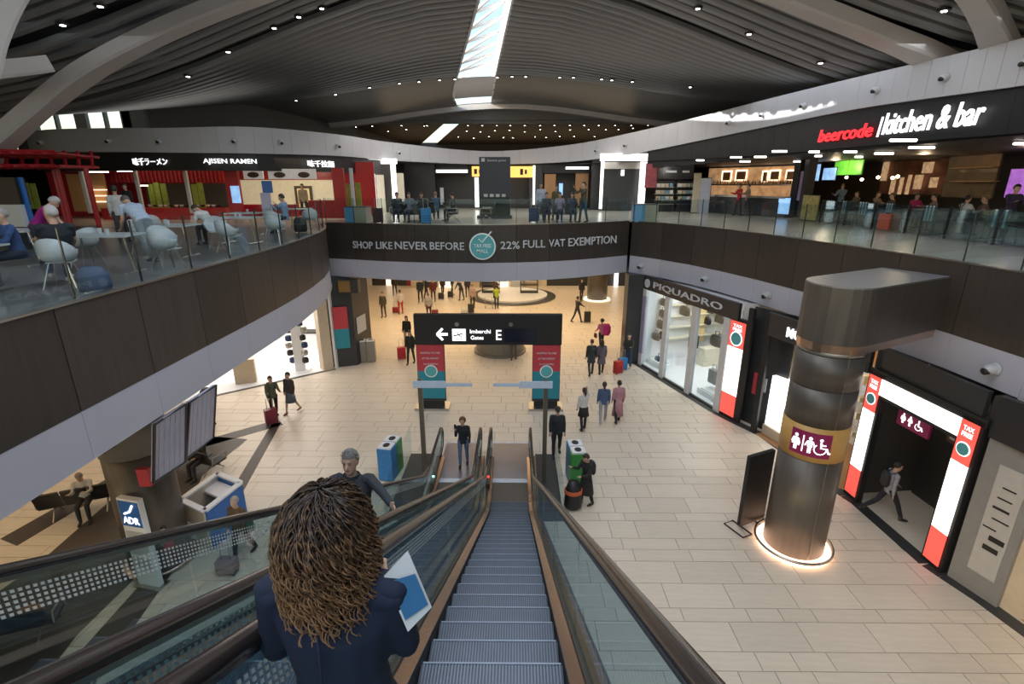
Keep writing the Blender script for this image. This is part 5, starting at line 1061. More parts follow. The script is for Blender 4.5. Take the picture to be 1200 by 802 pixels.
# ================================================================== PEOPLE
SKIN = {'l': solid('skin_light', (.52, .33, .24), .5), 'm': solid('skin_medium', (.38, .22, .15), .5)}
def rotx(v, a): c, s = math.cos(a), math.sin(a); return Vector((v.x, v.y*c-v.z*s, v.y*s+v.z*c))
def person(label, loc, rz, h=1.7, skin='l', hair='short', hairc=(.03, .02, .015), top=(.03, .03, .035), legs=(.03, .03, .04), shoes=(.03, .03, .03),
           lean=0, hip=(8, -8), knee=(4, 6), sh=(0, 0), ab=(8, 8), el=(15, 15), headp=0, heady=0, fin=(0, 0), neck=0.0, seat=None, skirt=None, sleeve='long', bag=None, case=None, fat=1.0,
           vx=.024, coat=0.0, bare=False, rise=0.0, group=None, fingers=False, zadd=0, twist=0, kname='person', phone=False, parts=True):
    k = h/1.75; t = thing(kname, label, 'person', loc, R(rz), group)
    hipz = .93; P = {}
    for i, s in enumerate((1, -1)):                                   # i 0 = left (x+ when facing +y is right hand: x+ = right)
        a, b = R(hip[i]), R(hip[i]-knee[i])
        hj = Vector((s*.095, 0, 0)); kn = hj+Vector((s*.012, math.sin(a)*.43, -math.cos(a)*.43)); an = kn+Vector((0, math.sin(b)*.42, -math.cos(b)*.42))
        P['hip', i], P['kn', i], P['an', i] = hj, kn, an
    low = min(P['an', 0].z, P['an', 1].z)-.075
    base = Vector((0, 0, -low)) if seat is None else Vector((0, 0, seat/k+.10))
    tl = R(-lean); up = rotx(Vector((0, 0, 1)), tl); fw = rotx(Vector((0, 1, 0)), tl); rt = Vector((1, 0, 0))
    if twist: q_ = Matrix.Rotation(R(twist), 3, up); rt = q_@rt; fw = q_@fw
    pel = base; wa = pel+up*.17; chs = pel+up*.36; nk = pel+up*.53; hd = nk+up*.145+fw*.02
    ht = R(-headp); hu = rotx(up, ht); hf = rotx(fw, ht)
    if heady: q_ = Matrix.Rotation(R(heady), 3, hu); hf = q_@hf
    hr = hf.cross(hu).normalized()
    hc = nk+hu*(.155+neck)+hf*.015
    for i, s in enumerate((1, -1)):
        so = nk-up*.055+rt*s*.175*fat**.5
        dn = -up*math.cos(R(ab[i]))+rt*s*math.sin(R(ab[i])); dn = dn*math.cos(R(sh[i]))+fw*math.sin(R(sh[i])); el_ = so+dn.normalized()*.285
        a2 = R(sh[i]+el[i]); w_ = ab[i] > 60; d2 = (-up*math.cos(R(ab[i]*(1 if w_ else .5)))+rt*s*math.sin(R(ab[i]*(1 if w_ else .2))))*math.cos(a2)+fw*math.sin(a2)-rt*s*fin[i]; wr = el_+d2.normalized()*.245; hn = wr+d2.normalized()*.09
        P['so', i], P['el', i], P['wr', i], P['hn', i], P['hd', i] = so, el_, wr, hn, d2.normalized()
    def K(v): return Vector(v)*k
    def mk(name, q, m, smooth=True, rem=None):
        q.v = [tuple(Vector(v)*k) for v in q.v]; o = q.build(name, m, t, smooth)
        if rem: r = o.modifiers.new('r', 'REMESH'); r.mode = 'VOXEL'; r.voxel_size = rem; r.use_smooth_shade = True; s2 = o.modifiers.new('s', 'SMOOTH'); s2.iterations = 2; s2.factor = .5
        return o
    # one continuous body: head with nose, chin and ears, neck, torso, limbs, hands
    q = MB(); f = fat
    q.loft([(hc+hu*z+hf*y, hr, hf, rx, ry) for z, y, rx, ry in ((-.125, .035, .030, .034), (-.105, .025, .05, .062), (-.06, .012, .064, .082), (0, .0, .074, .094), (.05, -.005, .075, .097), (.09, -.01, .062, .082), (.118, -.012, .035, .05))], 12)
    q.cap_tube([hc+hf*.085+hu*.01, hc+hf*.112-hu*.03], [.010, .017], 6)
    for s in (1, -1): q.ball(hc+hr*s*.077-hf*.005-hu*.012, .012, .022, .032, 6, 4)
    q.tube([nk-up*.05, nk+up*.04+hf*.005, hc-hu*.07-hf*.012], [.064, .052, .052], 8)
    q.loft([(pel-up*.06, rt, fw, .145*f, .105*f), (pel+up*.06, rt, fw, .145*f, .105*f), (wa, rt, fw, .125*f, .09*f), (chs, rt, fw, .155*f, .105*f), (nk-up*.08, rt, fw, .155, .08), (nk-up*.02, rt, fw, .08, .055)], 12)
    for i, s in enumerate((1, -1)):
        q.cap_tube([P['so', i]-rt*s*.03, P['so', i], P['el', i]], [.05, .05, .037], 8); q.cap_tube([P['el', i], P['el', i].lerp(P['wr', i], .35), P['wr', i]], [.037, .036, .026], 8)
        d = P['hd', i]; sd = d.cross(fw); sd = sd.normalized() if sd.length > .2 else d.cross(up).normalized(); nn_ = d.cross(sd).normalized(); w0 = P['wr', i]
        q.loft([(w0, sd, nn_, .026, .022), (w0+d*.03, sd, nn_, .034, .018), (w0+d*.085, sd, nn_, .040, .016), (w0+d*.098, sd, nn_, .034, .012)], 8)
        for j, ln in enumerate((.062, .072, .068, .052)):
            b_ = w0+d*.09+sd*(-.030+.020*j); cu = nn_*(.018 if s > 0 else -.018); q.cap_tube([b_-d*.02, b_+d*ln*.5+cu*.3, b_+d*ln*.95+cu], [.0105, .0095, .008], 6)
        q.cap_tube([w0+d*.02-sd*.025, w0+d*.055-sd*.05, w0+d*.085-sd*.058], [.013, .011, .009], 6)
        H, Kn, An = pel+P['hip', i], pel+P['kn', i], pel+P['an', i]
        q.cap_tube([H, H.lerp(Kn, .5), Kn], [.082*f, .068*f, .05], 8); q.cap_tube([Kn, Kn.lerp(An, .3), An], [.05, .052, .034], 8)
        q.cap_tube([An-Vector((0, .03, .03)), An+Vector((0, .06, -.045)), An+Vector((0, .13, -.055))], [.034, .034, .026], 7)
    mk('body', q, SKIN[skin], True, vx)
    if parts:
        for s in (1, -1): mk('eye', MB().ball(hc+hf*.088+hr*s*.031+hu*.012, .009, .009, .006, 6, 4), MATS.get('eye_dark') or solid('eye_dark', (.02, .015, .012), .3))
        q = MB(); c = hc+hf*.089-hu*.058; q.cap_tube([c-hr*.02, c+hf*.004, c+hr*.02], [.005, .006, .005], 5); mk('mouth', q, MATS.get('lip') or solid('lip', (.30, .10, .09), .5))
    # hair
    mh = solid('hair_%02x%02x%02x' % tuple(int(c*255) for c in hairc), hairc, .55)
    q = MB(); n, m = 14, 9; rg = []
    for j in range(m+1):
        a = math.pi*(j+.3)/(m+.6); row = []
        for i in range(n):
            b = 2*math.pi*i/n; x, y, z = .089*math.sin(a)*math.cos(b), .112*math.sin(a)*math.sin(b), .118*math.cos(a)
            if hair == 'bald': z -= .03
            lim = .055 if y > .03 else (-.02 if y > -.02 else -.085)
            sc_ = 1.0 if z > lim else .72
            row.append(hc+hr*x*sc_+hf*(y*sc_-.012)+hu*(z*sc_+.018))
        rg.append(row)
    q.rings(rg)
    if hair == 'long': q.loft([(hc+hu*.03-hf*.04, hr, hf, .085, .07), (hc-hu*.08-hf*.055, hr, hf, .088, .055), (hc-hu*.2-hf*.07, hr, hf, .08, .045), (hc-hu*.3-hf*.075, hr, hf, .045, .025)], 10)
    if hair == 'bun': q.ball(hc-hf*.1+hu*.06, .04, .04, .04)
    if hair == 'bushy': q.ball(hc+hu*.03-hf*.02, .115, .12, .115, 12, 7)
    if hair == 'tail': q.tube([hc-hf*.1+hu*.04, hc-hf*.14-hu*.05, hc-hf*.12-hu*.2], [.03, .035, .012], 7)
    if hair == 'bushy': q.v = [tuple(Vector(v)) if (Vector(v)-hc).dot(hf) < .05 or (Vector(v)-hc).dot(hu) > .06 else tuple(hc+(Vector(v)-hc)*.6) for v in q.v]
    mk('hair', q, mh)
    if hair == 'cap':
        mk('cap', MB().ball(hc+hu*.06, .1, .12, .07).tube([hc+hu*.05+hf*.08, hc+hu*.045+hf*.17], [.06, .05], 6), solid('cap_dark', (.03, .03, .03)))
    # clothes
    def cloth(c): return solid('cloth_%02x%02x%02x' % tuple(int(max(0, min(1, x))*255) for x in c), c, .85)
    q = MB(); g = 1.16*f
    lo = -.04-coat*.3
    q.loft([(pel+up*(lo-.05 if not coat else lo), rt, fw, (.16+coat*.05)*f, (.122+coat*.05)*f), (pel+up*.06, rt, fw, .158*f, .12*f), (wa, rt, fw, .143*f, .108*f), (chs, rt, fw, .172*f, .122*f), (nk-up*.085, rt, fw, .175, .095), (nk-up*.005, rt, fw, .078, .066)], 12)
    for i, s in enumerate((1, -1)):
        q.cap_tube([P['so', i]-rt*s*.04, P['so', i], P['el', i] if sleeve == 'long' else P['so', i].lerp(P['el', i], .62)], [.062, .062, .050], 8)
        if sleeve == 'long': q.cap_tube([P['el', i], P['wr', i]-P['hd', i]*.01], [.050, .038], 8)
    mk('top', q, cloth(top), True, min(.022, vx*1.15) if vx < .03 else .028)
    if skirt:
        q = MB(); z = -skirt
        q.loft([(pel+up*.05, rt, fw, .15, .12), (pel-Vector((0, 0, .1)), rt, Vector((0, 1, 0)), .18, .15), (pel+Vector((0, .01, z)), rt, Vector((0, 1, 0)), .22, .19), (pel+Vector((0, .01, z+.01)), rt, Vector((0, 1, 0)), .20, .17)], 14); mk('skirt', q, cloth(legs))
    if not bare:
        q = MB(); q.loft([(pel-up*.07, rt, fw, .155*f, .118*f), (pel+up*.05, rt, fw, .152*f, .113*f), (pel+up*.07, rt, fw, .13*f, .1*f)], 12)
        for i in (0, 1):
            H, Kn, An = pel+P['hip', i], pel+P['kn', i], pel+P['an', i]
            q.cap_tube([H, H.lerp(Kn, .5), Kn], [.094*f, .08*f, .063], 8); q.cap_tube([Kn, Kn.lerp(An, .4), An+Vector((0, 0, .03))], [.063, .062, .05], 8)
        mk('trousers' if not skirt else 'tights', q, cloth(legs if not skirt else (.02, .02, .025)), True, min(.022, vx*1.15) if vx < .03 else .028)
    for i in (0, 1):
        An = pel+P['an', i]; q = MB().loft([(An+Vector((0, -.05, -.02)), (1, 0, 0), (0, 0, 1), .030, .035), (An+Vector((0, 0, -.03)), (1, 0, 0), (0, 0, 1), .042, .045), (An+Vector((0, .09, -.045)), (1, 0, 0), (0, 0, 1), .046, .034), (An+Vector((0, .17, -.055)), (1, 0, 0), (0, 0, 1), .035, .02)], 8); mk('shoe', q, cloth(shoes))
    if bag == 'back':
        q = MB().loft([(chs-fw*.17+up*z, rt, fw, rx, ry) for z, rx, ry in ((-.26, .12, .05), (-.2, .15, .09), (.05, .15, .09), (.14, .11, .05))], 10); mk('backpack', q, cloth((.03, .03, .035)))
        for s in (1, -1): mk('strap', MB().tube([chs-fw*.12+rt*s*.09+up*.12, nk-up*.0+rt*s*.1, chs+fw*.13+rt*s*.1, wa+rt*s*.14], .014, 5), cloth((.03, .03, .035)))
    if bag == 'side':
        c = P['wr', 1]-Vector((0, 0, .38)) if sh[1] < 40 else pel-rt*.24; mk('handbag', MB().loft([(c+Vector((0, 0, z)), (0, 1, 0), (1, 0, 0), rx, ry) for z, rx, ry in ((0, .13, .05), (.05, .16, .06), (.22, .14, .05), (.25, .08, .03))], 10), cloth((.10, .02, .03)))
    if phone: c = P['hn', 0]+P['hd', 0]*.04; mk('phone', MB().box(c.x-.035, c.x+.035, c.y-.01, c.y+.005, c.z-.01, c.z+.13), M_black, False)
    return t
def g2(px, py, z=0.0): p = gp(px, py, z); return (p.x, p.y, z)
def trolley(loc, rz, label, col, h=.62, bag=None):
    t = thing('trolley_case', label, 'suitcase', loc, R(rz)); m = solid('case_%02x%02x%02x' % tuple(int(c*255) for c in col), col, .4)
    B(-.2, .2, -.12, .12, .06, h).build('shell', m, t)
    for zz in (.2, .35, .5): B(-.205, .205, -.125, .125, h*zz/.55*.55, h*zz/.55*.55+.012).build('ridge', M_dark, t)
    MB().tube([(-.1, 0, h), (-.1, 0, h+.4), (.1, 0, h+.4), (.1, 0, h)], .012, 5).build('pull_handle', M_steel, t)
    for s in (-1, 1):
        for u in (-1, 1): MB().tube([(s*.15, u*.08, .03), (s*.18, u*.08, .03)], .03, 8).build('wheel', M_black, t)
    if bag: MB().loft([((0, 0, h+z), (1, 0, 0), (0, 1, 0), rx, ry) for z, rx, ry in ((.01, .16, .1), (.08, .2, .13), (.22, .16, .1))], 10).build('bag_on_top', solid('bagtop', bag, .6), t, True)
    return t
# ---- lower floor
person('woman in a black jacket and jeans at the escalator foot, phone at her ear', (-1.62, 13.9, .02), 180, 1.66, hair='bushy', hairc=(.12, .05, .03), top=(.015, .02, .025), legs=(.10, .17, .28), sh=(35, 5), el=(120, 20), hip=(10, -6), knee=(8, 10), phone=True, vx=.018)
person('man in dark jacket and cap walking right of the escalator foot', g2(652, 534), 180, 1.76, hair='cap', top=(.02, .025, .03), legs=(.02, .022, .026), hip=(12, -10), knee=(4, 12), fat=1.1, vx=.018)
person('black-clad traveller looking at a phone beside the right recycling bin', g2(686, 592), 120, 1.62, hair='short', top=(.02, .022, .02), legs=(.015, .015, .015), coat=1.5, sh=(35, 30), el=(80, 70), headp=20, bag='back', fat=1.1, vx=.018)
t = thing('travel_bag', 'bulky black travel bag with an orange band by the black-clad traveller', 'bag', g2(671, 596)); MB().loft([((0, 0, z), (1, 0, 0), (0, 1, 0), rx, ry) for z, rx, ry in ((.04, .2, .15), (.1, .24, .2), (.6, .22, .18), (.85, .14, .1))], 12).build('body', M_black, t, True); MB().loft([((0, 0, z), (1, 0, 0), (0, 1, 0), .245, .205) for z in (.5, .6)], 12).build('orange_band', solid('orange_band', (.6, .12, .04)), t)
person('woman in white top and black skirt with a hand at her head', g2(683, 504), 15, 1.64, hair='tail', top=(.55, .55, .55), legs=(.02, .02, .02), skirt=.32, sh=(60, 5), el=(110, 10), ab=(30, 8))
person('woman in blue denim jacket and grey leggings walking away', g2(706, 496), -5, 1.66, hair='tail', top=(.06, .10, .20), legs=(.30, .32, .34), shoes=(.5, .5, .5), hip=(16, -14), knee=(6, 20))
person('woman in a long dusty pink dress walking away', g2(723, 495), 5, 1.68, hair='bun', top=(.42, .22, .26), legs=(.42, .22, .26), skirt=.62, hip=(12, -10), knee=(6, 14))
person('man in dark coat walking beside a companion, seen from behind', g2(692, 440), 5, 1.76, top=(.03, .035, .035), legs=(.05, .055, .06), coat=.8, hip=(14, -12), knee=(6, 14), hair='short', hairc=(.08, .05, .03))
person('slim companion in grey-violet coat walking right of the man in dark coat', g2(704, 438), 5, 1.66, top=(.12, .10, .13), legs=(.02, .02, .02), coat=1.2, hair='long', hip=(10, -10))
person('woman in pink top carrying a magenta jacket and maroon bag', g2(704, 409), 20, 1.68, hair='bushy', hairc=(.03, .02, .02), top=(.55, .16, .26), legs=(.03, .03, .04), bag='side', sh=(30, 15), el=(70, 40))
t = thing('magenta_jacket', 'magenta jacket hanging over the arm of the woman in pink', 'jacket', g2(710, 409)); MB().loft([((.0, 0, z), (1, 0, 0), (0, 1, 0), rx, ry) for z, rx, ry in ((.75, .12, .08), (.9, .2, .12), (1.2, .2, .12), (1.38, .1, .07))], 10).build('cloth', solid('magenta', (.60, .03, .22), .8), t, True)
person('man in dark jumper and jeans near the corner column with two cases', g2(735, 432), 150, 1.74, top=(.03, .03, .03), legs=(.03, .06, .13), shoes=(.4, .4, .4), sh=(30, 30), el=(70, 70), hip=(4, -4))
trolley(g2(724, 438), 30, 'bright red trolley case near the corner column', (.45, .02, .02), .62); trolley(g2(729, 434), 30, 'bright blue trolley case behind the red one', (.02, .2, .5), .6)
person('man in dark clothes pushing a trolley far behind the gate sign', g2(676, 378), -60, 1.74, top=(.03, .03, .03), legs=(.03, .03, .035), sh=(40, 40), el=(20, 20), hip=(20, -18), knee=(6, 14), vx=.03)
trolley(g2(688, 378), 0, 'black trolley pulled beside the man in dark clothes', (.02, .02, .02), .7)
person('person in dark clothes standing by the distant bronze pillar', g2(681, 353), 200, 1.7, vx=.03)
person('traveller in green jacket with maroon case before the white shop', g2(323, 489), -140, 1.68, hairc=(.04, .02, .02), top=(.10, .12, .09), legs=(.02, .02, .02), bag='back', sh=(10, 30), el=(30, 60), hip=(10, -10))
trolley(g2(319, 497), -140, 'maroon trolley case of the traveller in green jacket', (.22, .02, .05), .6)
person('woman in dark jacket and denim skirt walking with bare legs', g2(343, 484), 160, 1.7, hair='short', hairc=(.02, .02, .02), top=(.05, .04, .045), legs=(.10, .13, .18), skirt=.42, bare=True, shoes=(.3, .1, .08), hip=(16, -14), knee=(6, 16), fat=1.1)
person('person in black pulling a red case left of the gate sign', g2(482, 426), 170, 1.7, top=(.02, .02, .02), legs=(.02, .02, .02), hip=(14, -10), bag='back'); trolley(g2(471, 421), 20, 'red trolley case left of the gate sign', (.5, .02, .03), .62)
person('person in black top and beige trousers behind the one with the red case', g2(478, 406), 170, 1.72, hair='long', top=(.02, .02, .02), legs=(.35, .28, .22), hip=(10, -8), bag='side')
person('person in olive clothes standing far left in the lower hall', g2(450, 372), 170, 1.72, top=(.06, .06, .04), legs=(.05, .05, .04), hip=(3, -3), vx=.03)
person('woman in white top and red trousers in the lower hall', g2(470, 368), 10, 1.68, top=(.55, .5, .5), legs=(.40, .02, .03), hip=(12, -12), knee=(6, 12), vx=.03); trolley(g2(464, 367), 0, 'small red bag beside the woman in red trousers', (.3, .02, .03), .4)
person('person in grey top behind the left end of the gate sign', g2(503, 373), 10, 1.68, top=(.30, .28, .28), legs=(.06, .02, .04), hairc=(.1, .06, .03), vx=.03, fat=1.15); trolley(g2(510, 372), 0, 'dark red case beside the person in grey top', (.2, .02, .03), .5)
person('tall person in dark suit in the far hall', g2(493, 354), 180, 1.8, top=(.02, .025, .035), legs=(.02, .02, .03), vx=.03)
person('person in dark red jacket beside the tall one in the far hall', g2(508, 354), 180, 1.76, top=(.12, .02, .02), legs=(.03, .03, .05), vx=.03)
person('person in dark coat bending over luggage in the far hall', g2(541, 352), 140, 1.72, top=(.04, .04, .04), legs=(.04, .035, .04), lean=25, sh=(50, 50), vx=.03); person('person in beige top with dark trousers standing in the far hall', g2(554, 362), 185, 1.74, top=(.35, .25, .22), legs=(.02, .02, .02), vx=.03); trolley(g2(552, 367), 0, 'black case before the person in beige top', (.02, .02, .02), .62); trolley(g2(544, 368), 0, 'white bag beside the black case in the far hall', (.6, .6, .6), .4)
person('worker in yellow-green vest with a cart in the lower hall', g2(582, 362), 10, 1.7, top=(.35, .45, .03), legs=(.03, .03, .03), sh=(40, 40), el=(20, 20), vx=.03)
t = thing('luggage_cart', 'pale luggage cart beside the worker in the vest', 'cart', g2(573, 363)); MB().tube([(-.25, -.4, .2), (-.25, .4, .2), (.25, .4, .2), (.25, -.4, .2), (-.25, -.4, .2), (-.25, -.5, 1.0), (.25, -.5, 1.0), (.25, -.4, .2)], .02, 5).build('frame', M_steel, t)
for s in (-.25, .25): MB().tube([(s-.02, .3, .08), (s+.02, .3, .08)], .08, 8).build('wheel', M_black, t)
person('person in brown shirt and shorts leaning at the round stone counter', g2(602, 422), 0, 1.68, top=(.12, .06, .04), legs=(.12, .10, .08), skirt=None, bare=False, hair='short', lean=15, sh=(50, 50), el=(60, 60), bag='side')
for k, (px, py, c, lb) in enumerate(((463, 346, (.03, .02, .02), 'person in black near the far left shops'), (519, 347, (.05, .02, .02), 'distant person in dark brown left of centre in the far hall'), (530, 345, (.03, .04, .03), 'distant person in dark green in the far hall'), (500, 350, (.03, .03, .05), 'distant person in navy between the two tall figures'), (581, 352, (.1, .06, .04), 'distant person behind the worker in the vest'), (548, 348, (.05, .04, .06), 'distant person standing close to the white podium'))):
    person(lb, g2(px, py), 180+k*37, 1.7, top=c, legs=(.02, .02, .02), vx=.032, hip=(8, -8))
for px, py, lb in ((517, 351, 'small dark bag on the floor of the far hall, left one'), (528, 349, 'small dark bag on the floor of the far hall, right one')): trolley(g2(px, py), 0, lb, (.03, .03, .03), .5)
person('grey-haired person with a green bag pulling a small case, seen through the escalator glass', g2(287, 652), 170, 1.66, hairc=(.35, .30, .25), top=(.10, .06, .035), legs=(.02, .02, .02), sh=(5, 20), ab=(8, 20), hip=(14, -14), knee=(4, 10), vx=.018)
t = thing('shoulder_bag', 'green shoulder bag of the grey-haired person', 'bag', g2(292, 648)); MB().loft([((0, 0, z), (1, 0, 0), (0, 1, 0), rx, ry) for z, rx, ry in ((.62, .2, .12), (.68, .24, .16), (1.05, .18, .14), (1.12, .1, .08))], 12).build('body', solid('bag_green', (.06, .14, .08)), t, True)
trolley(g2(268, 672), 0, 'small mauve round case pulled by the grey-haired person', (.25, .2, .24), .38)
person('young man in grey hoodie with black backpack walking into the washroom passage', g2(1035, 606), -100, 1.74, hairc=(.02, .015, .01), top=(.30, .31, .36), legs=(.02, .022, .03), hip=(28, -24), knee=(8, 26), sh=(-10, 20), el=(15, 25), bag='back', headp=15, vx=.018)
person('walker whose foot shows behind the slanted screens', g2(247, 497), 90, 1.7, hip=(14, -12))
person('traveller in light top reading on the left black seats', (-11.3, 11.4, 0), 205, 1.66, top=(.45, .42, .38), legs=(.03, .03, .03), seat=.44, hip=(82, 82), knee=(80, 80), sh=(35, 35), el=(80, 80), headp=25, hairc=(.2, .17, .14))
person('traveller in black on the seats behind the slanted screens', (-9.4, 13.4, 0), 160, 1.7, seat=.44, hip=(82, 82), knee=(80, 80), sh=(30, 30), el=(60, 60))
person('traveller in brown jacket seated at the lower left corner', (-10.1, 7.3, 0), 200, 1.7, top=(.12, .05, .03), legs=(.03, .03, .03), seat=.44, hip=(82, 82), knee=(80, 80), sh=(30, 30), el=(60, 60), hairc=(.2, .15, .12))
t = thing('resting_bag', 'tan bag lying on a seat behind the dotted glass', 'bag', (-9.3, 7.65, .46)); MB().ball((0, 0, .1), .26, .16, .11).build('body', solid('tan_bag', (.45, .18, .08)), t, True)
person('person in red top with a child seat seen through the dotted glass', g2(203, 668), 180, 1.2, top=(.4, .03, .05), legs=(.1, .02, .03))
# ---- food court, upper left
SIT = dict(seat=.45, hip=(84, 84), knee=(84, 84))
def up(x, y): return (x, y, DK)
person('elderly person in purple top leaning over a table', up(-9.9, 10.6), -75, 1.62, hairc=(.40, .40, .42), top=(.28, .01, .18), legs=(.03, .03, .05), lean=38, sh=(55, 50), el=(30, 30), headp=10, sleeve='short', vx=.016, hip=(2, -6))
person('grey-haired traveller in blue jacket and white shirt seated at the left table', up(-8.6, 8.75), 155, 1.66, hairc=(.30, .28, .27), top=(.03, .07, .20), legs=(.02, .03, .06), sh=(40, 40), el=(75, 75), lean=8, vx=.016, **SIT)
person('stout traveller in black T-shirt and shorts slumped in a white chair by the glass', up(-7.75, 8.6), 50, 1.78, hairc=(.42, .42, .42), top=(.015, .02, .03), legs=(.03, .05, .13), seat=.45, hip=(80, 84), knee=(60, 50), lean=-14, sh=(15, 25), el=(40, 50), sleeve='short', fat=1.25, headp=15, heady=30, shoes=(.5, .5, .5), vx=.016)
t = thing('backpack', 'blue and grey backpack on the floor at the edge of the glass', 'bag', (-6.95, 8.2, DK)); MB().loft([((0, 0, z), (1, 0, 0), (0, 1, 0), rx, ry) for z, rx, ry in ((0, .22, .16), (.08, .26, .19), (.3, .24, .17), (.4, .14, .1))], 12).build('body', solid('bag_slate', (.07, .10, .18)), t, True)
person('man in light blue shirt and pale trousers bending over a table', up(-8.25, 11.4), -5, 1.76, hairc=(.10, .08, .07), top=(.38, .48, .62), legs=(.26, .30, .32), lean=52, sh=(60, 55), el=(25, 35), headp=10, fat=1.15, sleeve='short', vx=.016, hip=(0, -14), knee=(4, 8)).rotation_euler.z = R(60)
person('person in white top standing near the ramen counter', up(-11.8, 15.4), 30, 1.66, hairc=(.02, .02, .02), top=(.6, .6, .6), legs=(.05, .05, .06))
person('man in white T-shirt bent over his table in the food court', up(-8.6, 14.6), -25, 1.76, hairc=(.05, .03, .02), top=(.62, .62, .63), legs=(.03, .03, .04), lean=42, sh=(50, 50), el=(60, 60), headp=20, sleeve='short', seat=.45, hip=(84, 84), knee=(84, 84), vx=.018).rotation_euler.z = R(75)
person('man in light blue shirt holding a phone at the last food court table', up(-8.15, 18.3), 90, 1.74, hairc=(.02, .02, .02), top=(.22, .34, .50), legs=(.02, .02, .04), sh=(45, 45), el=(90, 90), headp=15, vx=.02, **SIT)
t = thing('backpack', 'black bag hung on the chair of the man with the phone', 'bag', (-7.7, 18.4, DK+.05)); MB().loft([((0, 0, z), (1, 0, 0), (0, 1, 0), rx, ry) for z, rx, ry in ((0, .2, .16), (.08, .24, .19), (.42, .22, .17), (.5, .14, .1))], 12).build('body', M_black, t, True)
person('cook in white behind the ramen counter', (at(357, 245, 26.4).x, 26.4, DK), 180, 1.7, hairc=(.02, .02, .02), top=(.35, .3, .2), legs=(.05, .05, .05), vx=.03)
person('diner in black at the back tables of the ramen shop', (at(152, 245, 22.4).x, 22.4, DK), 180, 1.7, hairc=(.02, .02, .02), top=(.03, .03, .04), vx=.03)
# ---- bridge
for x, y, a, c, hcx, lb in ((-5.4, 23.75, 180, (.03, .04, .06), (.03, .02, .02), 'dark-clad traveller at the left end of the bridge seats'), (-4.85, 23.75, 170, (.22, .26, .30), (.05, .03, .02), 'traveller in pale blue-grey shirt on the bridge seats'), (-4.3, 23.75, 190, (.04, .04, .05), (.05, .03, .03), 'dark-haired traveller in black on the bridge seats'), (-3.85, 25.0, 10, (.08, .14, .22), (.25, .2, .15), 'traveller in steel blue jacket next to the blue suitcase'), (-2.9, 23.9, 60, (.03, .03, .03), (.05, .03, .03), 'traveller in black with pale scarf on the seats left of the slab'), (1.35, 23.8, 180, (.03, .04, .06), (.06, .04, .03), 'dark traveller on the left of the right bridge seats'), (1.95, 23.75, 175, (.28, .24, .32), (.12, .07, .03), 'traveller in lilac top on the right bridge seats'), (2.5, 23.8, 185, (.04, .06, .10), (.05, .03, .03), 'traveller in navy on the right bridge seats')):
    person(lb, (x, y, DK), a, 1.68, hairc=hcx, top=c, legs=(.04, .05, .08), sh=(35, 35), el=(70, 70), headp=15, vx=.026, **SIT)
person('man in white and blue standing behind the right bridge seats', (1.15, 24.9, DK), 170, 1.74, top=(.42, .48, .60), legs=(.08, .1, .2), vx=.026)
person('person in olive jacket standing behind the right bridge seats', (1.9, 25.4, DK), 150, 1.62, hairc=(.15, .1, .05), top=(.12, .11, .05), legs=(.04, .04, .04), vx=.026)
person('man in khaki top and jeans standing right of the bridge seats, arms raised', (3.0, 23.6, DK), 120, 1.78, hairc=(.04, .03, .02), top=(.10, .09, .06), legs=(.05, .11, .16), sh=(60, 60), el=(90, 90), vx=.024)
for x, y, lb, c in ((-3.95, 22.75, 'bright blue suitcase standing before the left bridge seats', (.02, .22, .50)), (-6.1, 22.9, 'black and maroon case at the left end of the bridge seats', (.06, .02, .03)), (.75, 23.4, 'dark blue suitcase at the left of the right bridge seats', (.02, .04, .10))): trolley((x, y, DK), 0, lb, c, .66)
# ---- bar terrace
for px, X, z_, c, hcx, a, lb, st in ((866, 12.3, 0, (.50, .02, .03), (.03, .02, .02), 100, 'person in red shirt standing at the bar counter', 1), (876, 12.5, 0, (.25, .18, .14), (.04, .03, .02), 80, 'person in tan top standing next to the red shirt at the bar', 1), (985, 15.9, 0, (.14, .22, .32), (.10, .05, .03), 120, 'person in blue checked shirt standing behind the first striped chair', 1), (1004, 16.4, 0, (.12, .10, .08), (.05, .03, .02), 90, 'diner in brown behind the second striped chair', 0), (1027, 16.4, 0, (.16, .14, .10), (.06, .04, .03), 200, 'diner in olive at the middle tables of the terrace', 0), (1046, 15.4, 0, (.10, .07, .05), (.12, .08, .05), 80, 'diner in dark brown above the orange suitcase', 0), (1073, 15.9, 0, (.40, .02, .12), (.02, .02, .02), 180, 'diner in crimson top right of the middle striped chair', 0), (1096, 15.8, 0, (.20, .14, .12), (.02, .02, .02), 60, 'dark-haired diner with raised hand at the right tables', 0), (1133, 14.9, 0, (.42, .40, .40), (.015, .01, .01), 95, 'seated man in grey shirt with dark braces seen from behind', 0), (1156, 15.6, 0, (.14, .10, .09), (.16, .1, .06), 240, 'diner with brown hair right of the man in braces', 0), (1187, 14.7, 0, (.03, .02, .05), (.02, .01, .01), 170, 'waiter in black apron at the far right of the terrace', 1)):
    p = atx(px, 235, X); kw = {} if st else SIT
    t = person(lb, (X, p.y, DK), a-180 if 'braces' in lb else a, 1.7, hairc=hcx, top=c, legs=(.03, .03, .04), sh=(35, 35), el=(70, 70), headp=10, vx=.024, **kw)
    if 'braces' in lb:
        for s in (-1, 1): MB().tube([(s*.05, -.13, .62), (s*.03, -.145, .95), (s*.09, -.09, 1.12)], .014, 5).build('brace', M_black, t)

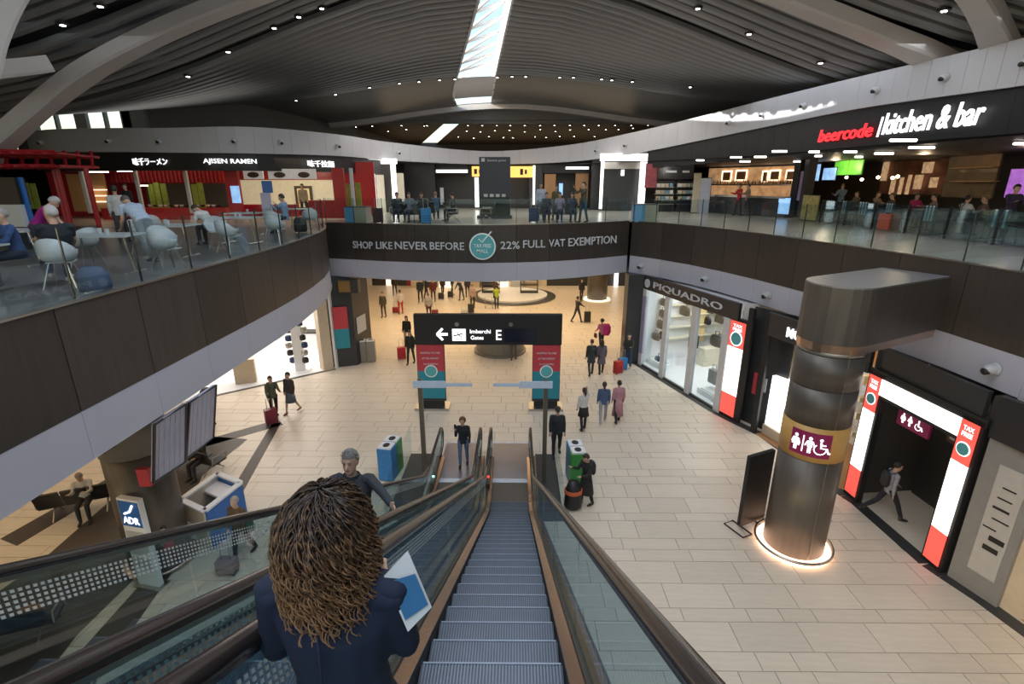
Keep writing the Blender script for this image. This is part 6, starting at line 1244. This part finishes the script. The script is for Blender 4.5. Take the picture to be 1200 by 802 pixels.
# ================================================================== MAN ON THE RISING ESCALATOR
MY = 4.75
man = person('older man in dark zip jacket riding up with one hand on the escalator rail', (-1.76, MY, stepz(MY)+.02), 178, 1.78, hair='short', hairc=(.17, .155, .145), top=(.028, .034, .044), legs=(.03, .03, .035), hip=(3, -3), knee=(3, 3), sh=(35, 49), ab=(8, 88), el=(20, 4), headp=0, vx=.0085, fat=1.18)
def worldof(t, v): return Matrix.Translation(t.location)@t.rotation_euler.to_matrix().to_4x4()@Vector(v)
k_ = 1.78/1.75
q = MB(); m_br = solid('brow_grey', (.16, .13, .11), .7)
hc_ = Vector((0, .015, .93+.53+.155))+Vector((0, .02, .0))
for s in (1, -1): MB().cap_tube([hc_*k_+Vector((s*.016, .083, .030)), hc_*k_+Vector((s*.032, .085, .036)), hc_*k_+Vector((s*.048, .072, .030))], [.0045, .006, .004], 5).build('eyebrow', m_br, man, True)
random.seed(8); q = MB()
for i in range(420):
    th = random.uniform(0, 6.283); ph = random.uniform(0, 1.75); n_ = Vector((math.sin(ph)*math.cos(th), math.sin(ph)*math.sin(th), math.cos(ph)))
    if n_.y > .15 and n_.z < .72: continue
    p = hc_*k_+Vector((.088*n_.x, .112*n_.y-.012, .118*n_.z+.02)); dr = (n_*.5+Vector((random.uniform(-.5, .5), -.5, -.4))).normalized(); q.tube([p, p+dr*.010, p+dr*.018+Vector((0, 0, -.004))], [.0035, .003, .001], 4, caps=False)
q.build('hair_strands', solid('hair_silver', (.26, .245, .23), .6), man)
MB().tube([(0, .135, .95), (0, .15, 1.15), (0, .135, 1.38)], .006, 5).build('zip', M_steel, man)
MB().rings([[Vector((.088*math.cos(R(a))*1.02, .01+.075*math.sin(R(a)), z)) for a in range(0, 360, 30)] for z in (1.44, 1.485)], caps=False).build('collar', solid('collar_dark', (.03, .035, .045), .85), man, True)
MB().tube([(.10, .13, 1.42), (.02, .155, 1.2), (-.12, .14, 1.0)], .016, 6).build('bag_strap', M_black, man, True)

# ================================================================== WOMAN IN THE FOREGROUND
WX, WY = -.525, 1.17; wz = stepz(WY+.1)+.055
woman = person('woman with long curly brown hair in navy blazer seen from behind, riding down in front', (WX, WY, wz), 0, 1.63, hair='short', hairc=(.025, .013, .008), top=(.011, .018, .045), legs=(.02, .02, .03), hip=(3, -3), knee=(3, 3), sh=(12, 8), coat=.5, ab=(4, 10), el=(86, 70), fin=(.52, .2), neck=-.045, headp=8, heady=0, vx=.011, fat=1.03, parts=False)
k_ = 1.63/1.75
hcw = Vector((0, .02, .93+.53+.155-.045))*k_                               # head centre in her own frame
def hairmat():
    m = mat('curly_hair', (.10, .045, .020), .45, var=.25, scale=30)
    t = m.node_tree; b = t.nodes['Principled BSDF']; tc = t.nodes.new('ShaderNodeTexCoord'); sp_ = t.nodes.new('ShaderNodeSeparateXYZ'); no = t.nodes.new('ShaderNodeTexNoise'); no.inputs['Scale'].default_value = 55
    ad = t.nodes.new('ShaderNodeMath'); ad.operation = 'MULTIPLY_ADD'; ad.inputs[1].default_value = 1.5; cr_ = t.nodes.new('ShaderNodeValToRGB')
    iv = t.nodes.new('ShaderNodeMath'); iv.operation = 'SUBTRACT'; iv.inputs[0].default_value = .42
    t.links.new(tc.outputs['Generated'], sp_.inputs[0]); t.links.new(sp_.outputs['Z'], iv.inputs[1]); t.links.new(tc.outputs['Object'], no.inputs['Vector']); t.links.new(no.outputs['Fac'], ad.inputs[0]); t.links.new(iv.outputs[0], ad.inputs[2])
    e = cr_.color_ramp.elements; e[0].position = .25; e[0].color = (.018, .010, .007, 1); e[1].position = .95; e[1].color = (.27, .145, .07, 1)
    t.links.new(ad.outputs[0], cr_.inputs[0]); t.links.new(cr_.outputs[0], b.inputs['Base Color']); return m
random.seed(4); q = MB(); NL = 820
for i in range(NL):
    th = random.uniform(0, 2*math.pi); ph0 = math.acos(random.uniform(.05, 1))*random.uniform(.1, 1); vol = random.uniform(.004, .044)
    if math.sin(th) > .45 and ph0 > .9: continue
    th += random.uniform(-.2, .2); zend = -random.uniform(.08, .25)*(1 if math.sin(th) < .3 else .7)*(.8+.2*(vol/.046))
    path = []; ph = ph0
    while ph < 1.5: rr_ = 1+vol/.1; path.append(Vector((.090*rr_*math.sin(ph)*math.cos(th), .108*rr_*math.sin(ph)*math.sin(th)-.015, .118*(1+vol/.13)*math.cos(ph)+.012))); ph += .09
    last = path[-1] if path else Vector((.090*(1+vol/.1)*math.cos(th), .108*(1+vol/.1)*math.sin(th), .01)); z = last.z
    while z > zend:
        z -= .009; f_ = (last.z-z)/max(.05, last.z-zend); sw = 1+.10*math.sin(f_*2.2)-.18*max(0, f_-.75)
        path.append(Vector((last.x*sw, min(last.y, .05)*(1 if f_ < .3 else 1-.12*f_), z)))
    cr = random.uniform(.006, .0135); tw = random.uniform(.6, 1.05); p0 = random.uniform(0, 6.3); pts = []
    for j, c in enumerate(path):
        a = p0+tw*j; g_ = min(1, .35+j/5); o_ = Vector((c.x, c.y, 0)); o_ = o_.normalized() if o_.length > .01 else Vector((1, 0, 0)); s_ = Vector((-o_.y, o_.x, 0)); pts.append(hcw+c+(o_*math.cos(a)+s_*math.sin(a))*cr*g_)
    n_ = len(pts)
    if n_ > 4: q.tube(pts, [random.uniform(.0024, .0035)*(1-.4*(j/n_)) for j in range(n_)], 4, caps=False)
q.build('curls', hairmat(), woman, True)
# inner volume of the hair so that no scalp shows between the locks
MB().loft([(hcw+Vector((0, y, z)), (1, 0, 0), (0, 1, 0), rx, ry) for z, y, rx, ry in ((-.22, -.075, .06, .03), (-.14, -.06, .085, .05), (-.05, -.03, .096, .08), (.05, -.02, .093, .10), (.10, -.015, .07, .08), (.125, -.012, .04, .05))], 16).build('under_hair', solid('hair_deep', (.022, .012, .008), .7), woman, True)
m_nv = solid('navy_seam', (.008, .014, .04), .85)
MB().tube([(0, -.137, .86), (0, -.142, 1.1), (0, -.125, 1.28)], .0035, 5).build('back_seam', m_nv, woman, True)
for s in (1, -1): MB().cap_tube([(s*.09*k_, -.01, 1.43*k_), (s*.20*k_, -.01, 1.405*k_)], [.040, .034], 10).build('shoulder_pad', solid('cloth_02040b', (.011, .018, .045), .85), woman, True)
MB().loft([((0, .0, z*k_), (1, 0, 0), (0, 1, 0), rx, ry) for z, rx, ry in ((1.40, .10, .085), (1.455, .078, .07), (1.47, .07, .062))], 14).build('collar', solid('cloth_02040b', (.011, .018, .045), .85), woman, True)
# brochure held in her right hand
def P3(px, py, Y): return at(px, py, Y)
br = thing('brochure', 'white and blue brochure held at the right side of the curly-haired woman', 'brochure', P3(478, 646, 1.20))
tl_, tr_, brr, bl_ = Vector((0, 0, 0)), P3(506, 712, 1.16)-br.location, P3(478, 741, 1.12)-br.location, P3(450, 676, 1.16)-br.location
MB().slab([bl_, brr, tr_, tl_], .006).build('cover', M_chair, br)
n_ = (brr-bl_).cross(tl_-bl_).normalized()*.004
if (EYE-br.location).dot(n_) < 0: n_ = -n_
b0, b1, b2, b3 = bl_.lerp(brr, .12).lerp(tl_.lerp(tr_, .12), .10), bl_.lerp(brr, .80).lerp(tl_.lerp(tr_, .80), .08), bl_.lerp(brr, .90).lerp(tl_.lerp(tr_, .90), .93), bl_.lerp(brr, .36).lerp(tl_.lerp(tr_, .36), .93)
MB().slab([p+n_*2 for p in (b0, b1, b2, b3)], .002).build('blue_print', solid('brochure_blue', (.02, .13, .30), .4), br)
